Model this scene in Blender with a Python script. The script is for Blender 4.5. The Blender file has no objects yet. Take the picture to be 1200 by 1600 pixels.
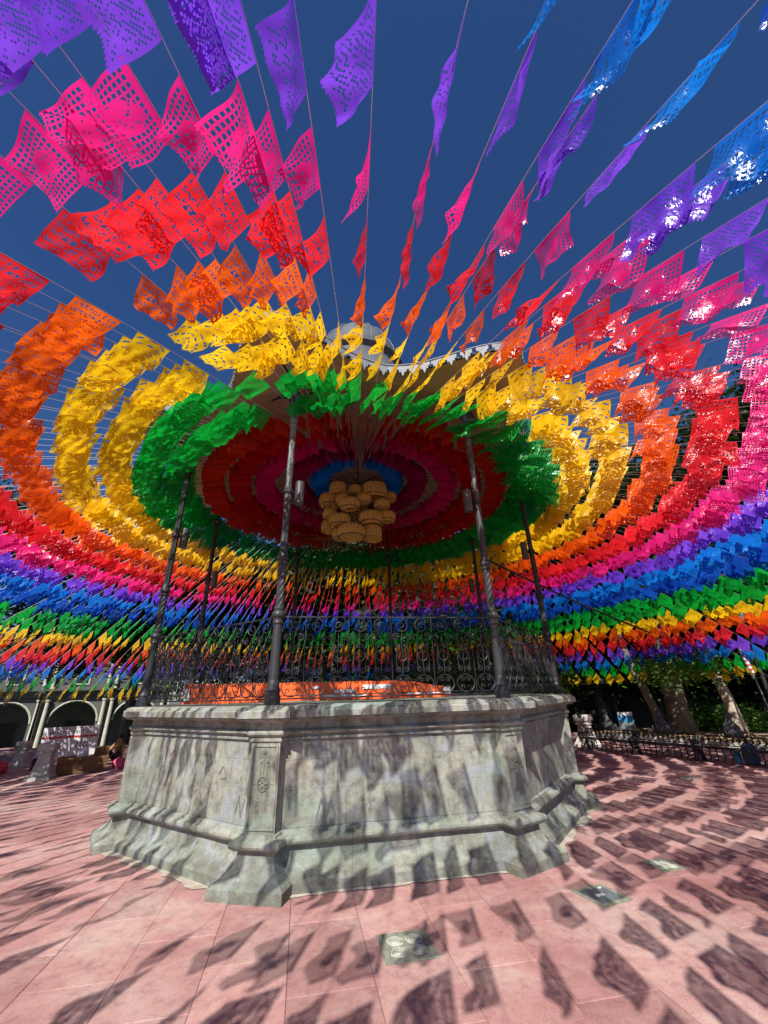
import bpy, math, random
from mathutils import Vector, Matrix
R = math.radians
random.seed(7)
sc = bpy.context.scene
col = sc.collection
K = 1.45                      # metres per layout unit (everything below is laid out in units, scaled at the end)
CX, CY = -0.548, 8.101        # centre of the bandstand

# ------------------------------------------------------------------ camera, sky, sun, exposure
cam_d = bpy.data.cameras.new('camera')
cam = bpy.data.objects.new('camera', cam_d); col.objects.link(cam)
cam_d.sensor_fit = 'VERTICAL'; cam_d.sensor_height = 24.0
cam_d.lens = 24.0 * 632.2 / 1600.0
cam_d.clip_start = 0.05; cam_d.clip_end = 3000
cam_d.shift_x = 0.0013; cam_d.shift_y = -0.002
PITCH, ROLL = R(24.34), R(1.644)
cam.matrix_world = Matrix.Translation((0, 0, 1.6)) @ Matrix.Rotation(R(90) + PITCH, 4, 'X') @ Matrix.Rotation(-ROLL, 4, 'Z')
sc.camera = cam

SUN_AZ, SUN_EL = R(-103), R(45)        # azimuth measured from +X, counter-clockwise
to_sun = Vector((math.cos(SUN_AZ) * math.cos(SUN_EL), math.sin(SUN_AZ) * math.cos(SUN_EL), math.sin(SUN_EL)))
sun_d = bpy.data.lights.new('sun', 'SUN'); sun_d.energy = 5.0; sun_d.angle = R(0.45); sun_d.color = (1.0, 0.955, 0.89)
sun = bpy.data.objects.new('sun', sun_d); col.objects.link(sun)
sun.rotation_euler = to_sun.to_track_quat('Z', 'Y').to_euler()
world = bpy.data.worlds.new('World'); sc.world = world; world.use_nodes = True
wn = world.node_tree
bg = wn.nodes['Background']
sky = wn.nodes.new('ShaderNodeTexSky'); sky.sky_type = 'NISHITA'; sky.sun_disc = False
sky.sun_elevation = SUN_EL; sky.sun_rotation = math.atan2(to_sun.x, to_sun.y) % (2 * math.pi)
sky.altitude = 1550; sky.air_density = 1.3; sky.dust_density = 0.0; sky.ozone_density = 8.0
hs = wn.nodes.new('ShaderNodeHueSaturation'); hs.inputs['Saturation'].default_value = 1.12; hs.inputs['Hue'].default_value = 0.508; wn.links.new(sky.outputs[0], hs.inputs['Color'])
wn.links.new(hs.outputs[0], bg.inputs[0]); bg.inputs[1].default_value = 0.068
sc.view_settings.view_transform = 'Standard'; sc.view_settings.look = 'None'
sc.view_settings.exposure = 0.38; sc.view_settings.gamma = 1.0; sc.view_settings.use_curve_mapping = False
try:
    sc.cycles.max_bounces = 6; sc.cycles.transparent_max_bounces = 8
    sc.cycles.diffuse_bounces = 3; sc.cycles.glossy_bounces = 2; sc.cycles.transmission_bounces = 3
except Exception: pass

# ------------------------------------------------------------------ materials
def new_mat(name):
    m = bpy.data.materials.new(name); m.use_nodes = True
    return m, m.node_tree, m.node_tree.nodes['Principled BSDF']
def N(nt, t, **kw):
    n = nt.nodes.new(t)
    for k, v in kw.items():
        if k in n.inputs: n.inputs[k].default_value = v
        else: setattr(n, k, v)
    return n
def ramp(nt, src, stops):
    r = nt.nodes.new('ShaderNodeValToRGB'); e = r.color_ramp.elements
    while len(e) < len(stops): e.new(0.5)
    for el, (p, c) in zip(e, stops): el.position = p; el.color = (*c, 1)
    nt.links.new(src, r.inputs[0]); return r.outputs[0]
def mix(nt, a, b, fac, mode='MIX'):
    m = nt.nodes.new('ShaderNodeMix'); m.data_type = 'RGBA'; m.blend_type = mode
    for s, v in ((m.inputs[6], a), (m.inputs[7], b), (m.inputs[0], fac)):
        if hasattr(v, 'links'): nt.links.new(v, s)
        elif isinstance(v, tuple): s.default_value = (*v, 1)
        else: s.default_value = v
    return m.outputs[2]
def noise(nt, scale, detail=5, rough=0.6, vec=None, dist=0.0):
    n = N(nt, 'ShaderNodeTexNoise', Scale=scale, Detail=detail, Roughness=rough, Distortion=dist)
    if vec is not None: nt.links.new(vec, n.inputs['Vector'])
    return n.outputs['Fac']
def coords(nt, scale=(1, 1, 1), world=False):
    if world:
        src = nt.nodes.new('ShaderNodeNewGeometry').outputs['Position']
    else:
        src = nt.nodes.new('ShaderNodeTexCoord').outputs['Object']
    mp = nt.nodes.new('ShaderNodeMapping'); mp.inputs['Scale'].default_value = scale
    nt.links.new(src, mp.inputs['Vector']); return mp.outputs[0]
def bump(nt, h, bsdf, strength=0.3, dist=0.02):
    b = nt.nodes.new('ShaderNodeBump'); b.inputs['Strength'].default_value = strength; b.inputs['Distance'].default_value = dist
    nt.links.new(h, b.inputs['Height']); nt.links.new(b.outputs[0], bsdf.inputs['Normal'])

def simple(name, c, rough=0.7, metal=0.0, var=0.25, scale=6.0, bmp=0.15, spec=0.5):
    m, nt, b = new_mat(name)
    v = coords(nt)
    n = noise(nt, scale, 6, 0.65, v)
    lo = tuple(x * (1 - var) for x in c); hi = tuple(min(1, x * (1 + var)) for x in c)
    nt.links.new(ramp(nt, n, [(0.3, lo), (0.7, hi)]), b.inputs['Base Color'])
    b.inputs['Roughness'].default_value = rough; b.inputs['Metallic'].default_value = metal
    b.inputs['Specular IOR Level'].default_value = spec
    if bmp: bump(nt, noise(nt, scale * 8, 4, 0.6, v), b, bmp, 0.01)
    return m

def stone_mat():
    m, nt, b = new_mat('green_stone')
    v = coords(nt, world=True)
    big = noise(nt, 1.1, 5, 0.6, v, 0.6)
    c = ramp(nt, big, [(0.3, (0.20, 0.205, 0.17)), (0.46, (0.30, 0.31, 0.26)), (0.58, (0.40, 0.41, 0.355)), (0.75, (0.36, 0.33, 0.26))])
    med = noise(nt, 5.5, 8, 0.72, v, 0.4)
    c = mix(nt, c, ramp(nt, med, [(0.3, (0.28, 0.29, 0.26)), (0.48, (0.8, 0.8, 0.78)), (0.7, (1.2, 1.2, 1.16))]), 0.85, 'MULTIPLY')
    vs = coords(nt, (9, 9, 1.6), world=True)          # rain streaks
    st = noise(nt, 1.0, 6, 0.7, vs)
    c = mix(nt, c, ramp(nt, st, [(0.34, (0.5, 0.5, 0.46)), (0.5, (1, 1, 1)), (0.68, (1.1, 1.1, 1.1))]), 0.65, 'MULTIPLY')
    grn = noise(nt, 0.9, 3, 0.5, coords(nt, (1, 1, 1.6), world=True), 1.0)
    c = mix(nt, c, (0.28, 0.40, 0.32), ramp(nt, grn, [(0.54, (0, 0, 0)), (0.68, (0.5, 0.5, 0.5))]))
    blu = noise(nt, 1.7, 5, 0.6, v, 1.5)
    c = mix(nt, c, (0.33, 0.38, 0.44), ramp(nt, blu, [(0.52, (0, 0, 0)), (0.66, (0.5, 0.5, 0.5))]))
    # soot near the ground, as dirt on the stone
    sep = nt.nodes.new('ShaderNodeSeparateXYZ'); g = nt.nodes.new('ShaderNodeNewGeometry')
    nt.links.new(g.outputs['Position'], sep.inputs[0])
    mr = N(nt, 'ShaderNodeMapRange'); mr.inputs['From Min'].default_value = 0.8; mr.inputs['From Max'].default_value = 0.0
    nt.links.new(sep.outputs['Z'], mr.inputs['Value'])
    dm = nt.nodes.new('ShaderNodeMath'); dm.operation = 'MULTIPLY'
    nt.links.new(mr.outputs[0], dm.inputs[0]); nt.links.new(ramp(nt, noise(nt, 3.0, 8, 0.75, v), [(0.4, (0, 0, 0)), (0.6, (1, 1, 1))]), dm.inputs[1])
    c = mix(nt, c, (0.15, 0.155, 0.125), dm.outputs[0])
    # pits
    vo = N(nt, 'ShaderNodeTexVoronoi', Scale=22.0); nt.links.new(v, vo.inputs['Vector'])
    pit = ramp(nt, vo.outputs['Distance'], [(0.07, (0.3, 0.3, 0.28)), (0.13, (1, 1, 1))])
    msk = ramp(nt, noise(nt, 4, 2, 0.5, v), [(0.52, (0, 0, 0)), (0.6, (1, 1, 1))])
    c = mix(nt, c, mix(nt, c, pit, 1.0, 'MULTIPLY'), msk)
    nt.links.new(c, b.inputs['Base Color']); b.inputs['Roughness'].default_value = 0.88
    b.inputs['Specular IOR Level'].default_value = 0.25
    h = mix(nt, noise(nt, 26, 8, 0.75, v), noise(nt, 6, 4, 0.6, v), 0.5)
    bump(nt, h, b, 0.9, 0.03)
    return m

def paving_mat(name='red_paving', tone=1.0):
    m, nt, b = new_mat(name)
    v = coords(nt, world=True)
    big = noise(nt, 0.55, 6, 0.62, v, 0.5)
    c = ramp(nt, big, [(0.34, (0.38 * tone, 0.185 * tone, 0.175 * tone)), (0.5, (0.47 * tone, 0.26 * tone, 0.24 * tone)), (0.64, (0.54 * tone, 0.37 * tone, 0.33 * tone))])
    oi = nt.nodes.new('ShaderNodeObjectInfo')
    c = mix(nt, c, ramp(nt, oi.outputs['Random'], [(0.0, (0.80, 0.78, 0.78)), (1.0, (1.08, 1.07, 1.06))]), 1.0, 'MULTIPLY')
    med = noise(nt, 7, 9, 0.78, v, 0.3)
    c = mix(nt, c, ramp(nt, med, [(0.32, (0.62, 0.55, 0.55)), (0.5, (1, 1, 1)), (0.7, (1.12, 1.16, 1.16))]), 0.8, 'MULTIPLY')
    wear = noise(nt, 2.2, 10, 0.8, v, 0.8)
    c = mix(nt, c, (0.50, 0.43, 0.36), ramp(nt, wear, [(0.52, (0, 0, 0)), (0.70, (0.5, 0.5, 0.5))]))
    stn = noise(nt, 1.6, 7, 0.7, v, 1.2)
    c = mix(nt, c, (0.20, 0.12, 0.11), ramp(nt, stn, [(0.56, (0, 0, 0)), (0.72, (0.45, 0.45, 0.45))]))
    fine = noise(nt, 75, 3, 0.7, v)
    c = mix(nt, c, ramp(nt, fine, [(0.33, (0.7, 0.66, 0.65)), (0.5, (1, 1, 1)), (0.72, (1.3, 1.3, 1.3))]), 0.6, 'MULTIPLY')
    spots = N(nt, 'ShaderNodeTexVoronoi', Scale=3.4); nt.links.new(v, spots.inputs['Vector'])
    c = mix(nt, c, (0.13, 0.10, 0.09), ramp(nt, spots.outputs['Distance'], [(0.022, (0.7, 0.7, 0.7)), (0.03, (0, 0, 0))]))
    nt.links.new(c, b.inputs['Base Color']); b.inputs['Roughness'].default_value = 0.8
    b.inputs['Specular IOR Level'].default_value = 0.3
    bump(nt, mix(nt, fine, med, 0.4), b, 0.35, 0.01)
    return m

def foil_mat(name, c, gloss=0.16, tr=0.55):
    m = bpy.data.materials.new(name); m.use_nodes = True; nt = m.node_tree
    for n in list(nt.nodes): nt.nodes.remove(n)
    out = nt.nodes.new('ShaderNodeOutputMaterial')
    oi = nt.nodes.new('ShaderNodeObjectInfo')
    cc = mix(nt, tuple(c), ramp(nt, oi.outputs['Random'], [(0.0, (0.70, 0.72, 0.78)), (0.5, (0.95, 0.95, 0.95)), (1.0, (1.04, 1.10, 1.0))]), 1.0, 'MULTIPLY')
    di = nt.nodes.new('ShaderNodeBsdfDiffuse'); ts = nt.nodes.new('ShaderNodeBsdfTranslucent'); gl = nt.nodes.new('ShaderNodeBsdfGlossy')
    nt.links.new(cc, di.inputs[0]); nt.links.new(cc, ts.inputs[0])
    gl.inputs['Roughness'].default_value = 0.25; gl.inputs[0].default_value = (1, 1, 1, 1)
    m1 = nt.nodes.new('ShaderNodeMixShader'); m1.inputs[0].default_value = tr
    nt.links.new(di.outputs[0], m1.inputs[1]); nt.links.new(ts.outputs[0], m1.inputs[2])
    fr = nt.nodes.new('ShaderNodeFresnel'); fr.inputs[0].default_value = 1.45
    ma = nt.nodes.new('ShaderNodeMath'); ma.operation = 'ADD'; ma.inputs[1].default_value = gloss * 0.05
    fm_ = nt.nodes.new('ShaderNodeMath'); fm_.operation = 'MULTIPLY'; fm_.inputs[1].default_value = 0.05
    nt.links.new(fr.outputs[0], fm_.inputs[0]); nt.links.new(fm_.outputs[0], ma.inputs[0])
    m2 = nt.nodes.new('ShaderNodeMixShader'); nt.links.new(ma.outputs[0], m2.inputs[0])
    nt.links.new(m1.outputs[0], m2.inputs[1]); nt.links.new(gl.outputs[0], m2.inputs[2])
    v = coords(nt, (1, 1, 1))
    bp = nt.nodes.new('ShaderNodeBump'); bp.inputs['Strength'].default_value = 0.6; bp.inputs['Distance'].default_value = 0.03
    nt.links.new(noise(nt, 9, 3, 0.6, v, 1.2), bp.inputs['Height'])
    nt.links.new(bp.outputs[0], gl.inputs['Normal'])
    nt.links.new(m2.outputs[0], out.inputs[0])
    return m

def leaf_mat(name, c1, c2):
    m, nt, b = new_mat(name)
    oi = noise(nt, 0.9, 4, 0.6, coords(nt))
    cc = ramp(nt, oi, [(0.3, c1), (0.7, c2)])
    nt.links.new(cc, b.inputs['Base Color']); b.inputs['Roughness'].default_value = 0.5
    b.inputs['Specular IOR Level'].default_value = 0.35
    out = nt.nodes['Material Output']
    ts = nt.nodes.new('ShaderNodeBsdfTranslucent'); nt.links.new(mix(nt, cc, (1.6, 2.0, 0.7), 1.0, 'MULTIPLY'), ts.inputs[0])
    ms = nt.nodes.new('ShaderNodeMixShader'); ms.inputs[0].default_value = 0.3
    nt.links.new(b.outputs[0], ms.inputs[1]); nt.links.new(ts.outputs[0], ms.inputs[2]); nt.links.new(ms.outputs[0], out.inputs[0])
    return m

M = {}
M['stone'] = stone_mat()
M['paving'] = paving_mat()
M['grout'] = simple('grout', (0.24, 0.15, 0.135), 0.95)
M['mortar'] = simple('pale_mortar', (0.60, 0.56, 0.50), 0.9, var=0.2, scale=5)
M['iron'] = simple('cast_iron', (0.030, 0.032, 0.036), 0.5, 0.35, 0.4, 9, 0.3)
M['crest'] = simple('sunlit_iron', (0.07, 0.078, 0.085), 0.7, 0.1, 0.3, 9, 0.3)  # lighter grey stands for sunlight falling on the bench crests
M['iron_worn'] = simple('worn_grey_paint', (0.15, 0.155, 0.165), 0.55, 0.2, 0.75, 6, 0.35)
def post_mat(name, lo, hi):
    m, nt, b = new_mat(name)
    sep = nt.nodes.new('ShaderNodeSeparateXYZ'); tc = nt.nodes.new('ShaderNodeTexCoord'); nt.links.new(tc.outputs['Object'], sep.inputs[0])
    mr = N(nt, 'ShaderNodeMapRange'); mr.inputs['From Min'].default_value = 4.6; mr.inputs['From Max'].default_value = 8.0; nt.links.new(sep.outputs['Z'], mr.inputs['Value'])
    ad = nt.nodes.new('ShaderNodeMath'); ad.operation = 'ADD'; nt.links.new(mr.outputs[0], ad.inputs[0])
    nz = noise(nt, 1, 6, .75, coords(nt, (14, 14, 5))); nz = ramp(nt, nz, [(.36, (-.0, -.0, -.0)), (.62, (.75, .75, .75))]); nt.links.new(nz, ad.inputs[1])
    c = ramp(nt, ad.outputs[0], [(0.55, (0.032, 0.034, 0.038)), (0.95, lo), (1.0, hi)])
    nt.links.new(c, b.inputs['Base Color']); b.inputs['Roughness'].default_value = .5
    bump(nt, nz, b, .3, .01); return m
M['iron_pale'] = post_mat('flaking_grey_paint', (0.05, 0.05, 0.055), (0.18, 0.18, 0.19))
M['iron_mid'] = post_mat('patchy_grey_paint', (0.028, 0.028, 0.03), (0.08, 0.08, 0.084))
M['ceiling'] = simple('ceiling_boards', (0.33, 0.20, 0.13), 0.8, 0, 0.2, 3)
M['eave'] = simple('eave_sheet', (0.34, 0.20, 0.13), 0.7, 0, 0.15, 2)
M['roof'] = simple('roof_metal', (0.085, 0.095, 0.11), 0.7, 0.0, 0.3, 3)
M['trim'] = simple('white_trim', (0.22, 0.24, 0.26), 0.6, 0, 0.15, 8)
M['string'] = simple('white_string', (0.8, 0.8, 0.8), 0.6, 0, 0.05)
M['cable'] = simple('black_cable', (0.02, 0.02, 0.022), 0.6)
M['wicker'] = simple('wicker', (0.50, 0.28, 0.06), 0.8, 0, 0.4, 14, 0.5)
M['bark'] = simple('bark', (0.16, 0.135, 0.105), 0.95, 0, 0.5, 5, 0.9)
M['bark_pale'] = simple('sunlit_bark', (0.42, 0.36, 0.27), 0.9, 0, 0.45, 5, 0.7)  # lighter bark copy, sunlight on the slim trunk put into the colour
M['leaf'] = leaf_mat('shaded_leaves', (0.008, 0.018, 0.005), (0.026, 0.050, 0.013))  # canopy shade is painted into these dark leaf colours
M['leaf_light'] = leaf_mat('sunlit_leaves', (0.035, 0.10, 0.012), (0.10, 0.22, 0.03))  # brighter leaf copy, sunlight on the foliage painted in
M['wall'] = simple('shaded_plaster_wall', (0.11, 0.112, 0.10), 0.9, 0, 0.25, 1.2)  # facade shade is put into this dark plaster colour
M['column'] = simple('pale_column_stone', (0.50, 0.49, 0.38), 0.85, 0, 0.2, 3)
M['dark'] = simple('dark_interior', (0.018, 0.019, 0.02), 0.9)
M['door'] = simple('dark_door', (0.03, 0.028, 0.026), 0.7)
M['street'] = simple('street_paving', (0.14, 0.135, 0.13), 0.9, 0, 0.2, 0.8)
M['banner_or'] = simple('orange_vinyl', (0.90, 0.13, 0.02), 0.55, 0, 0.08, 3)
M['white'] = simple('white_vinyl', (0.72, 0.74, 0.76), 0.6, 0, 0.08, 3)
M['redprint'] = simple('red_print', (0.5, 0.03, 0.04), 0.6, 0, 0.4, 20)
M['blackprint'] = simple('black_print', (0.03, 0.03, 0.04), 0.6)
M['wood'] = simple('weathered_wood', (0.17, 0.10, 0.045), 0.85, 0, 0.45, 6, 0.5)
M['cstone'] = simple('cover_stone', (0.25, 0.265, 0.20), 0.9, 0, 0.45, 9, 0.6)
M['mortar2'] = simple('dusty_mortar', (0.42, 0.37, 0.30), 0.9, 0, 0.3, 6)
M['cmotif'] = simple('worn_relief', (0.42, 0.43, 0.35), 0.9, 0, 0.3, 12)
M['steel'] = simple('galvanised_steel', (0.20, 0.24, 0.25), 0.5, 0.4, 0.35, 6, 0.3)
M['pstone'] = simple('grey_stone', (0.42, 0.43, 0.38), 0.9, 0, 0.3, 6, 0.5)
M['blue'] = simple('blue_panel', (0.02, 0.20, 0.42), 0.5, 0, 0.1)
M['cyl'] = simple('grey_lamp_body', (0.07, 0.07, 0.074), 0.45, 0.3, 0.2)
M['skin'] = simple('skin', (0.35, 0.19, 0.12), 0.6)
M['shirt'] = simple('pale_shirt', (0.45, 0.45, 0.50), 0.85)
M['darkcloth'] = simple('dark_cloth', (0.03, 0.03, 0.045), 0.9)
M['hair'] = simple('black_hair', (0.012, 0.010, 0.010), 0.6)
M['pink'] = simple('pink_cloth', (0.65, 0.10, 0.18), 0.85)
M['ochre'] = simple('ochre_cloth', (0.35, 0.20, 0.06), 0.9)
M['pack'] = simple('blue_pack', (0.05, 0.09, 0.16), 0.85, 0, 0.5, 14)
M['soil'] = simple('dry_soil', (0.36, 0.25, 0.13), 0.95, 0, 0.3, 3)
M['graf_pink'] = simple('faded_pink_paint', (0.47, 0.34, 0.33), 0.9, 0, 0.3, 25)
M['graf_blue'] = simple('faded_blue_paint', (0.31, 0.35, 0.39), 0.9, 0, 0.3, 25)

# ------------------------------------------------------------------ mesh helpers
class MB:
    def __init__(s): s.v = []; s.f = []
    def add(s, vs, fs):
        o = len(s.v); s.v += [tuple(v) for v in vs]; s.f += [tuple(i + o for i in f) for f in fs]
    def box(s, a, b, mtx=None):
        (x0, y0, z0), (x1, y1, z1) = a, b
        vs = [Vector(p) for p in ((x0,y0,z0),(x1,y0,z0),(x1,y1,z0),(x0,y1,z0),(x0,y0,z1),(x1,y0,z1),(x1,y1,z1),(x0,y1,z1))]
        if mtx: vs = [mtx @ v for v in vs]
        s.add(vs, [(3,2,1,0),(4,5,6,7),(0,1,5,4),(1,2,6,5),(2,3,7,6),(3,0,4,7)])
    def tube(s, pts, r, n=6, closed=False, cap=True):
        pts = [Vector(p) for p in pts]; L = len(pts)
        rs = r if isinstance(r, (list, tuple)) else [r] * L
        rings = []; up = None
        for i, p in enumerate(pts):
            a = pts[i - 1] if (i > 0 or closed) else p
            b = pts[(i + 1) % L] if (i < L - 1 or closed) else p
            t = (b - a).normalized()
            if up is None: up = t.orthogonal().normalized()
            up = (up - t * up.dot(t))
            up = up.normalized() if up.length > 1e-6 else t.orthogonal().normalized()
            w = t.cross(up)
            rings.append([p + (up * math.cos(2*math.pi*k/n) + w * math.sin(2*math.pi*k/n)) * rs[i] for k in range(n)])
        vs = [v for rg in rings for v in rg]; fs = []
        for i in range(L if closed else L - 1):
            j = (i + 1) % L
            for k in range(n):
                k2 = (k + 1) % n
                fs.append((i*n+k, i*n+k2, j*n+k2, j*n+k))
        if cap and not closed:
            fs.append(tuple(range(n))[::-1]); fs.append(tuple((L-1)*n + k for k in range(n)))
        s.add(vs, fs)
    def lathe(s, prof, n=16, c=(0, 0), twist=0.0, flute=0.0, fn=None):
        vs = []
        for (r, z) in prof:
            for k in range(n):
                a = 2*math.pi*k/n + twist * z
                rr = r * (1 + flute * (1 if k % 2 else -1))
                vs.append((c[0] + rr*math.cos(a), c[1] + rr*math.sin(a), z))
        fs = [(i*n+k, i*n+(k+1) % n, (i+1)*n+(k+1) % n, (i+1)*n+k) for i in range(len(prof)-1) for k in range(n)]
        fs.append(tuple((len(prof)-1)*n + k for k in range(n))); fs.append(tuple(range(n))[::-1])
        s.add(vs, fs)
    def build(s, name, mat, parent=None, smooth=False):
        me = bpy.data.meshes.new(name); me.from_pydata(s.v, [], s.f); me.update()
        for m in (mat if isinstance(mat, list) else [mat]): me.materials.append(m)
        if smooth: me.polygons.foreach_set('use_smooth', [True] * len(me.polygons))
        o = bpy.data.objects.new(name, me); col.objects.link(o)
        if parent: o.parent = parent
        return o
def tag(o, label=None, cat=None, group=None, kind=None):
    if label: o['label'] = label
    if cat: o['category'] = cat
    if group: o['group'] = group
    if kind: o['kind'] = kind
    return o
def empty(name, loc=(0, 0, 0), rz=0.0, label=None, cat=None, group=None):
    o = bpy.data.objects.new(name, None); col.objects.link(o); o.location = loc; o.rotation_euler = (0, 0, rz)
    return tag(o, label, cat, group)
def share(src, name, parent=None, loc=(0, 0, 0), rot=(0, 0, 0)):
    o = bpy.data.objects.new(name, src.data); col.objects.link(o); o.location = loc; o.rotation_euler = rot
    if parent: o.parent = parent
    return o
def copy_tree(o, parent=None):
    c = o.copy(); col.objects.link(c); c.parent = parent
    for ch in list(o.children): copy_tree(ch, c)
    return c
def pol(r, a, z=0.0): return Vector((r*math.cos(a), r*math.sin(a), z))
def interp(prof, t): return prof

# ------------------------------------------------------------------ ground: street level, plaza platform, paving slabs
GA = R(11.0)                                   # paving grid turned with the bandstand's front face
gx, gy = Vector((math.cos(GA), math.sin(GA), 0)), Vector((-math.sin(GA), math.cos(GA), 0))
b = MB(); b.add([(-600,-600,-1.75),(600,-600,-1.75),(600,600,-1.75),(-600,600,-1.75)], [(0,1,2,3)])
tag(b.build('street', M['street']), 'grey street level surface around the raised plaza', kind='structure')
b = MB(); b.box((-19, -26, -1.74), (19, 18.6, -0.045))
plat = tag(b.build('plaza', M['grout']), 'raised plaza with pink red paving slabs', kind='structure')
SW, SL = 0.53, 0.84
def slab_box(mb, x0, y0, dz, top=0.0):
    g = 0.0013
    p = [(x0+g, y0+g), (x0+SW-g, y0+g), (x0+SW-g, y0+SL-g), (x0+g, y0+SL-g)]
    e = 0.004
    vs = []
    for z, ins in ((-0.04, 0), (top-0.003+dz, 0), (top+dz, e)):
        for k, (x, y) in enumerate(p):
            sx = ins if k in (0, 3) else -ins; sy = ins if k in (0, 1) else -ins
            q = gx*(x+sx) + gy*(y+sy); vs.append((q.x, q.y, z))
    fs = [(8, 9, 10, 11)]
    for l in (0, 4):
        for k in range(4): fs.append((l+k, l+(k+1) % 4, l+4+(k+1) % 4, l+4+k))
    mb.add(vs, fs)
cand = []; others = MB()
covers = [(1.73, 4.43), (0.08, 3.79), (2.62, 5.05), (2.44, 6.51), (5.53, 8.98)]
for i in range(-44, 44):
    for j in range(-34, 30):
        x0 = i*SW; y0 = j*SL + (0.42 if i % 2 else 0.0)
        c = gx*(x0+SW/2) + gy*(y0+SL/2)
        if not (-18.5 < c.x < 18.5 and -25.4 < c.y < 18.1): continue
        if (c.x-CX)**2 + (c.y-CY)**2 < 2.7**2: continue
        d = math.hypot(c.x, c.y)
        inview = c.y > 2.2 and abs(c.x) < 0.95*(c.y*0.91) + 0.9
        cand.append((d + (0 if inview else 100), x0, y0))
cand.sort()
rnd = random.Random(3)
for n, (d, x0, y0) in enumerate(cand):
    dz = rnd.uniform(-0.0015, 0.0015)
    if n < 300:
        mb = MB(); slab_box(mb, x0, y0, dz); mb.build('paving_slab', M['paving'], plat)
    else:
        slab_box(others, x0, y0, dz)
tag(others.build('paving', M['paving'], plat), kind='stuff')
# inspection covers set in the paving
def cover(x, y, s, frame, inner, label, motif, rot=GA):
    t = empty('inspection_cover', (x, y, .0015), rot, label, 'cover', 'covers set in the paving')
    f = MB()
    w = s*0.5; k = s*0.38
    for a, c_ in (((-w,-w,.0),(w,-k,.006)),((-w,k,.0),(w,w,.006)),((-w,-k,.0),(-k,k,.006)),((k,-k,.0),(w,k,.006))): f.box(a, c_)
    f.build('frame', frame, t)
    p = MB(); p.box((-k+.004, -k+.004, 0.0), (k-.004, k-.004, .0045)); p.build('plate', inner, t)
    m_ = MB()
    if motif:
        for q in range(4):
            cx, cy = ((q % 2)-.5)*k, ((q//2)-.5)*k
            for rr in (.4, .25, .12):
                m_.tube([(cx+rr*k*math.cos(a*.7)*(1+.15*math.sin(3*a+q)), cy+rr*k*math.sin(a*.7), .0055) for a in range(9)], .006, 4, True)
    else:
        m_.box((-.06, -.015, .0045), (.02, .015, .009)); m_.box((k-.05, k-.03, .0045), (k-.02, k-.015, .009))
    m_.build('motif' if motif else 'handle', M['cmotif'] if motif else M['white'], t)
cover(1.75, 4.46, .33, M['cstone'], M['steel'], 'blue grey steel inspection cover catching the light right of the bandstand', False, GA+R(12))
cover(0.08, 3.79, .36, M['cstone'], M['cstone'], 'pale stone inspection cover with curled carving in front of the bandstand', True)
cover(2.64, 5.05, .27, M['cstone'], M['cstone'], 'small worn stone cover beyond the steel cover right of the bandstand', True)
cover(5.53, 8.98, .26, M['cstone'], M['cstone'], 'small stone cover among flag shadows nearest the iron benches', True)
cover(2.44, 6.51, .24, M['cstone'], M['cstone'], 'small stone cover near the right corner of the bandstand base', True)

# ------------------------------------------------------------------ bandstand
A0 = R(-101.5)                                    # azimuth of the front left corner
ks = empty('bandstand', (CX, CY, 0), 0, 'octagonal bandstand with grey green stone base, iron posts and domed roof', 'bandstand')
def corner(k): return A0 + k*math.pi/4
def face(k): return A0 + (k+.5)*math.pi/4
# moulding profile: (apothem, z)
BOT = [(3.36,-.01),(3.362,.085),(3.345,.10),(3.335,.11),(3.30,.125),(3.262,.15),(3.225,.185),(3.20,.225),(3.188,.27),(3.186,.31),
       (3.215,.314),(3.222,.322),(3.245,.335),(3.255,.355),(3.252,.375),(3.238,.392),(3.212,.402),(3.19,.408),(3.185,.425),(3.15,.432)]
TOP = [(3.15,1.18),(3.172,1.184),(3.175,1.204),(3.158,1.21),(3.157,1.226),(3.185,1.232),(3.203,1.246),(3.205,1.262),(3.19,1.278),(3.165,1.284),
       (3.165,1.345),(3.19,1.352),(3.215,1.366),(3.30,1.376),(3.302,1.392)]
COP = [(3.302,1.394),(3.335,1.398),(3.338,1.455),(3.325,1.468),(3.30,1.474),(3.295,1.49),(3.27,1.502),(3.2,1.512),(3.0,1.515)]
def ledge(prof, t, k):                            # a point of the profile on face k at parameter t (-1..1) between corners
    def P(r, z):
        h = r*math.tan(math.pi/8)*t
        f = face(k); return (r*math.cos(f) - h*math.sin(f), r*math.sin(f) + h*math.cos(f), z)
    return [P(r, z) for r, z in prof]
rj = random.Random(11)
def strip(mb, prof, ts, k, jit=0.0):
    n = len(prof); vs = []
    for t in ts:
        q = ledge(prof, t, k)
        for p in q:
            j = rj.uniform(-jit, jit)
            vs.append((p[0]*(1+j), p[1]*(1+j), p[2]+rj.uniform(-jit, jit)))
    fs = [(i*n+j, (i+1)*n+j, (i+1)*n+j+1, i*n+j+1) for i in range(len(ts)-1) for j in range(n-1)]
    fs.append(tuple(reversed(range(n)))); fs.append(tuple((len(ts)-1)*n + j for j in range(n)))
    mb.add(vs, fs)
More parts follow.
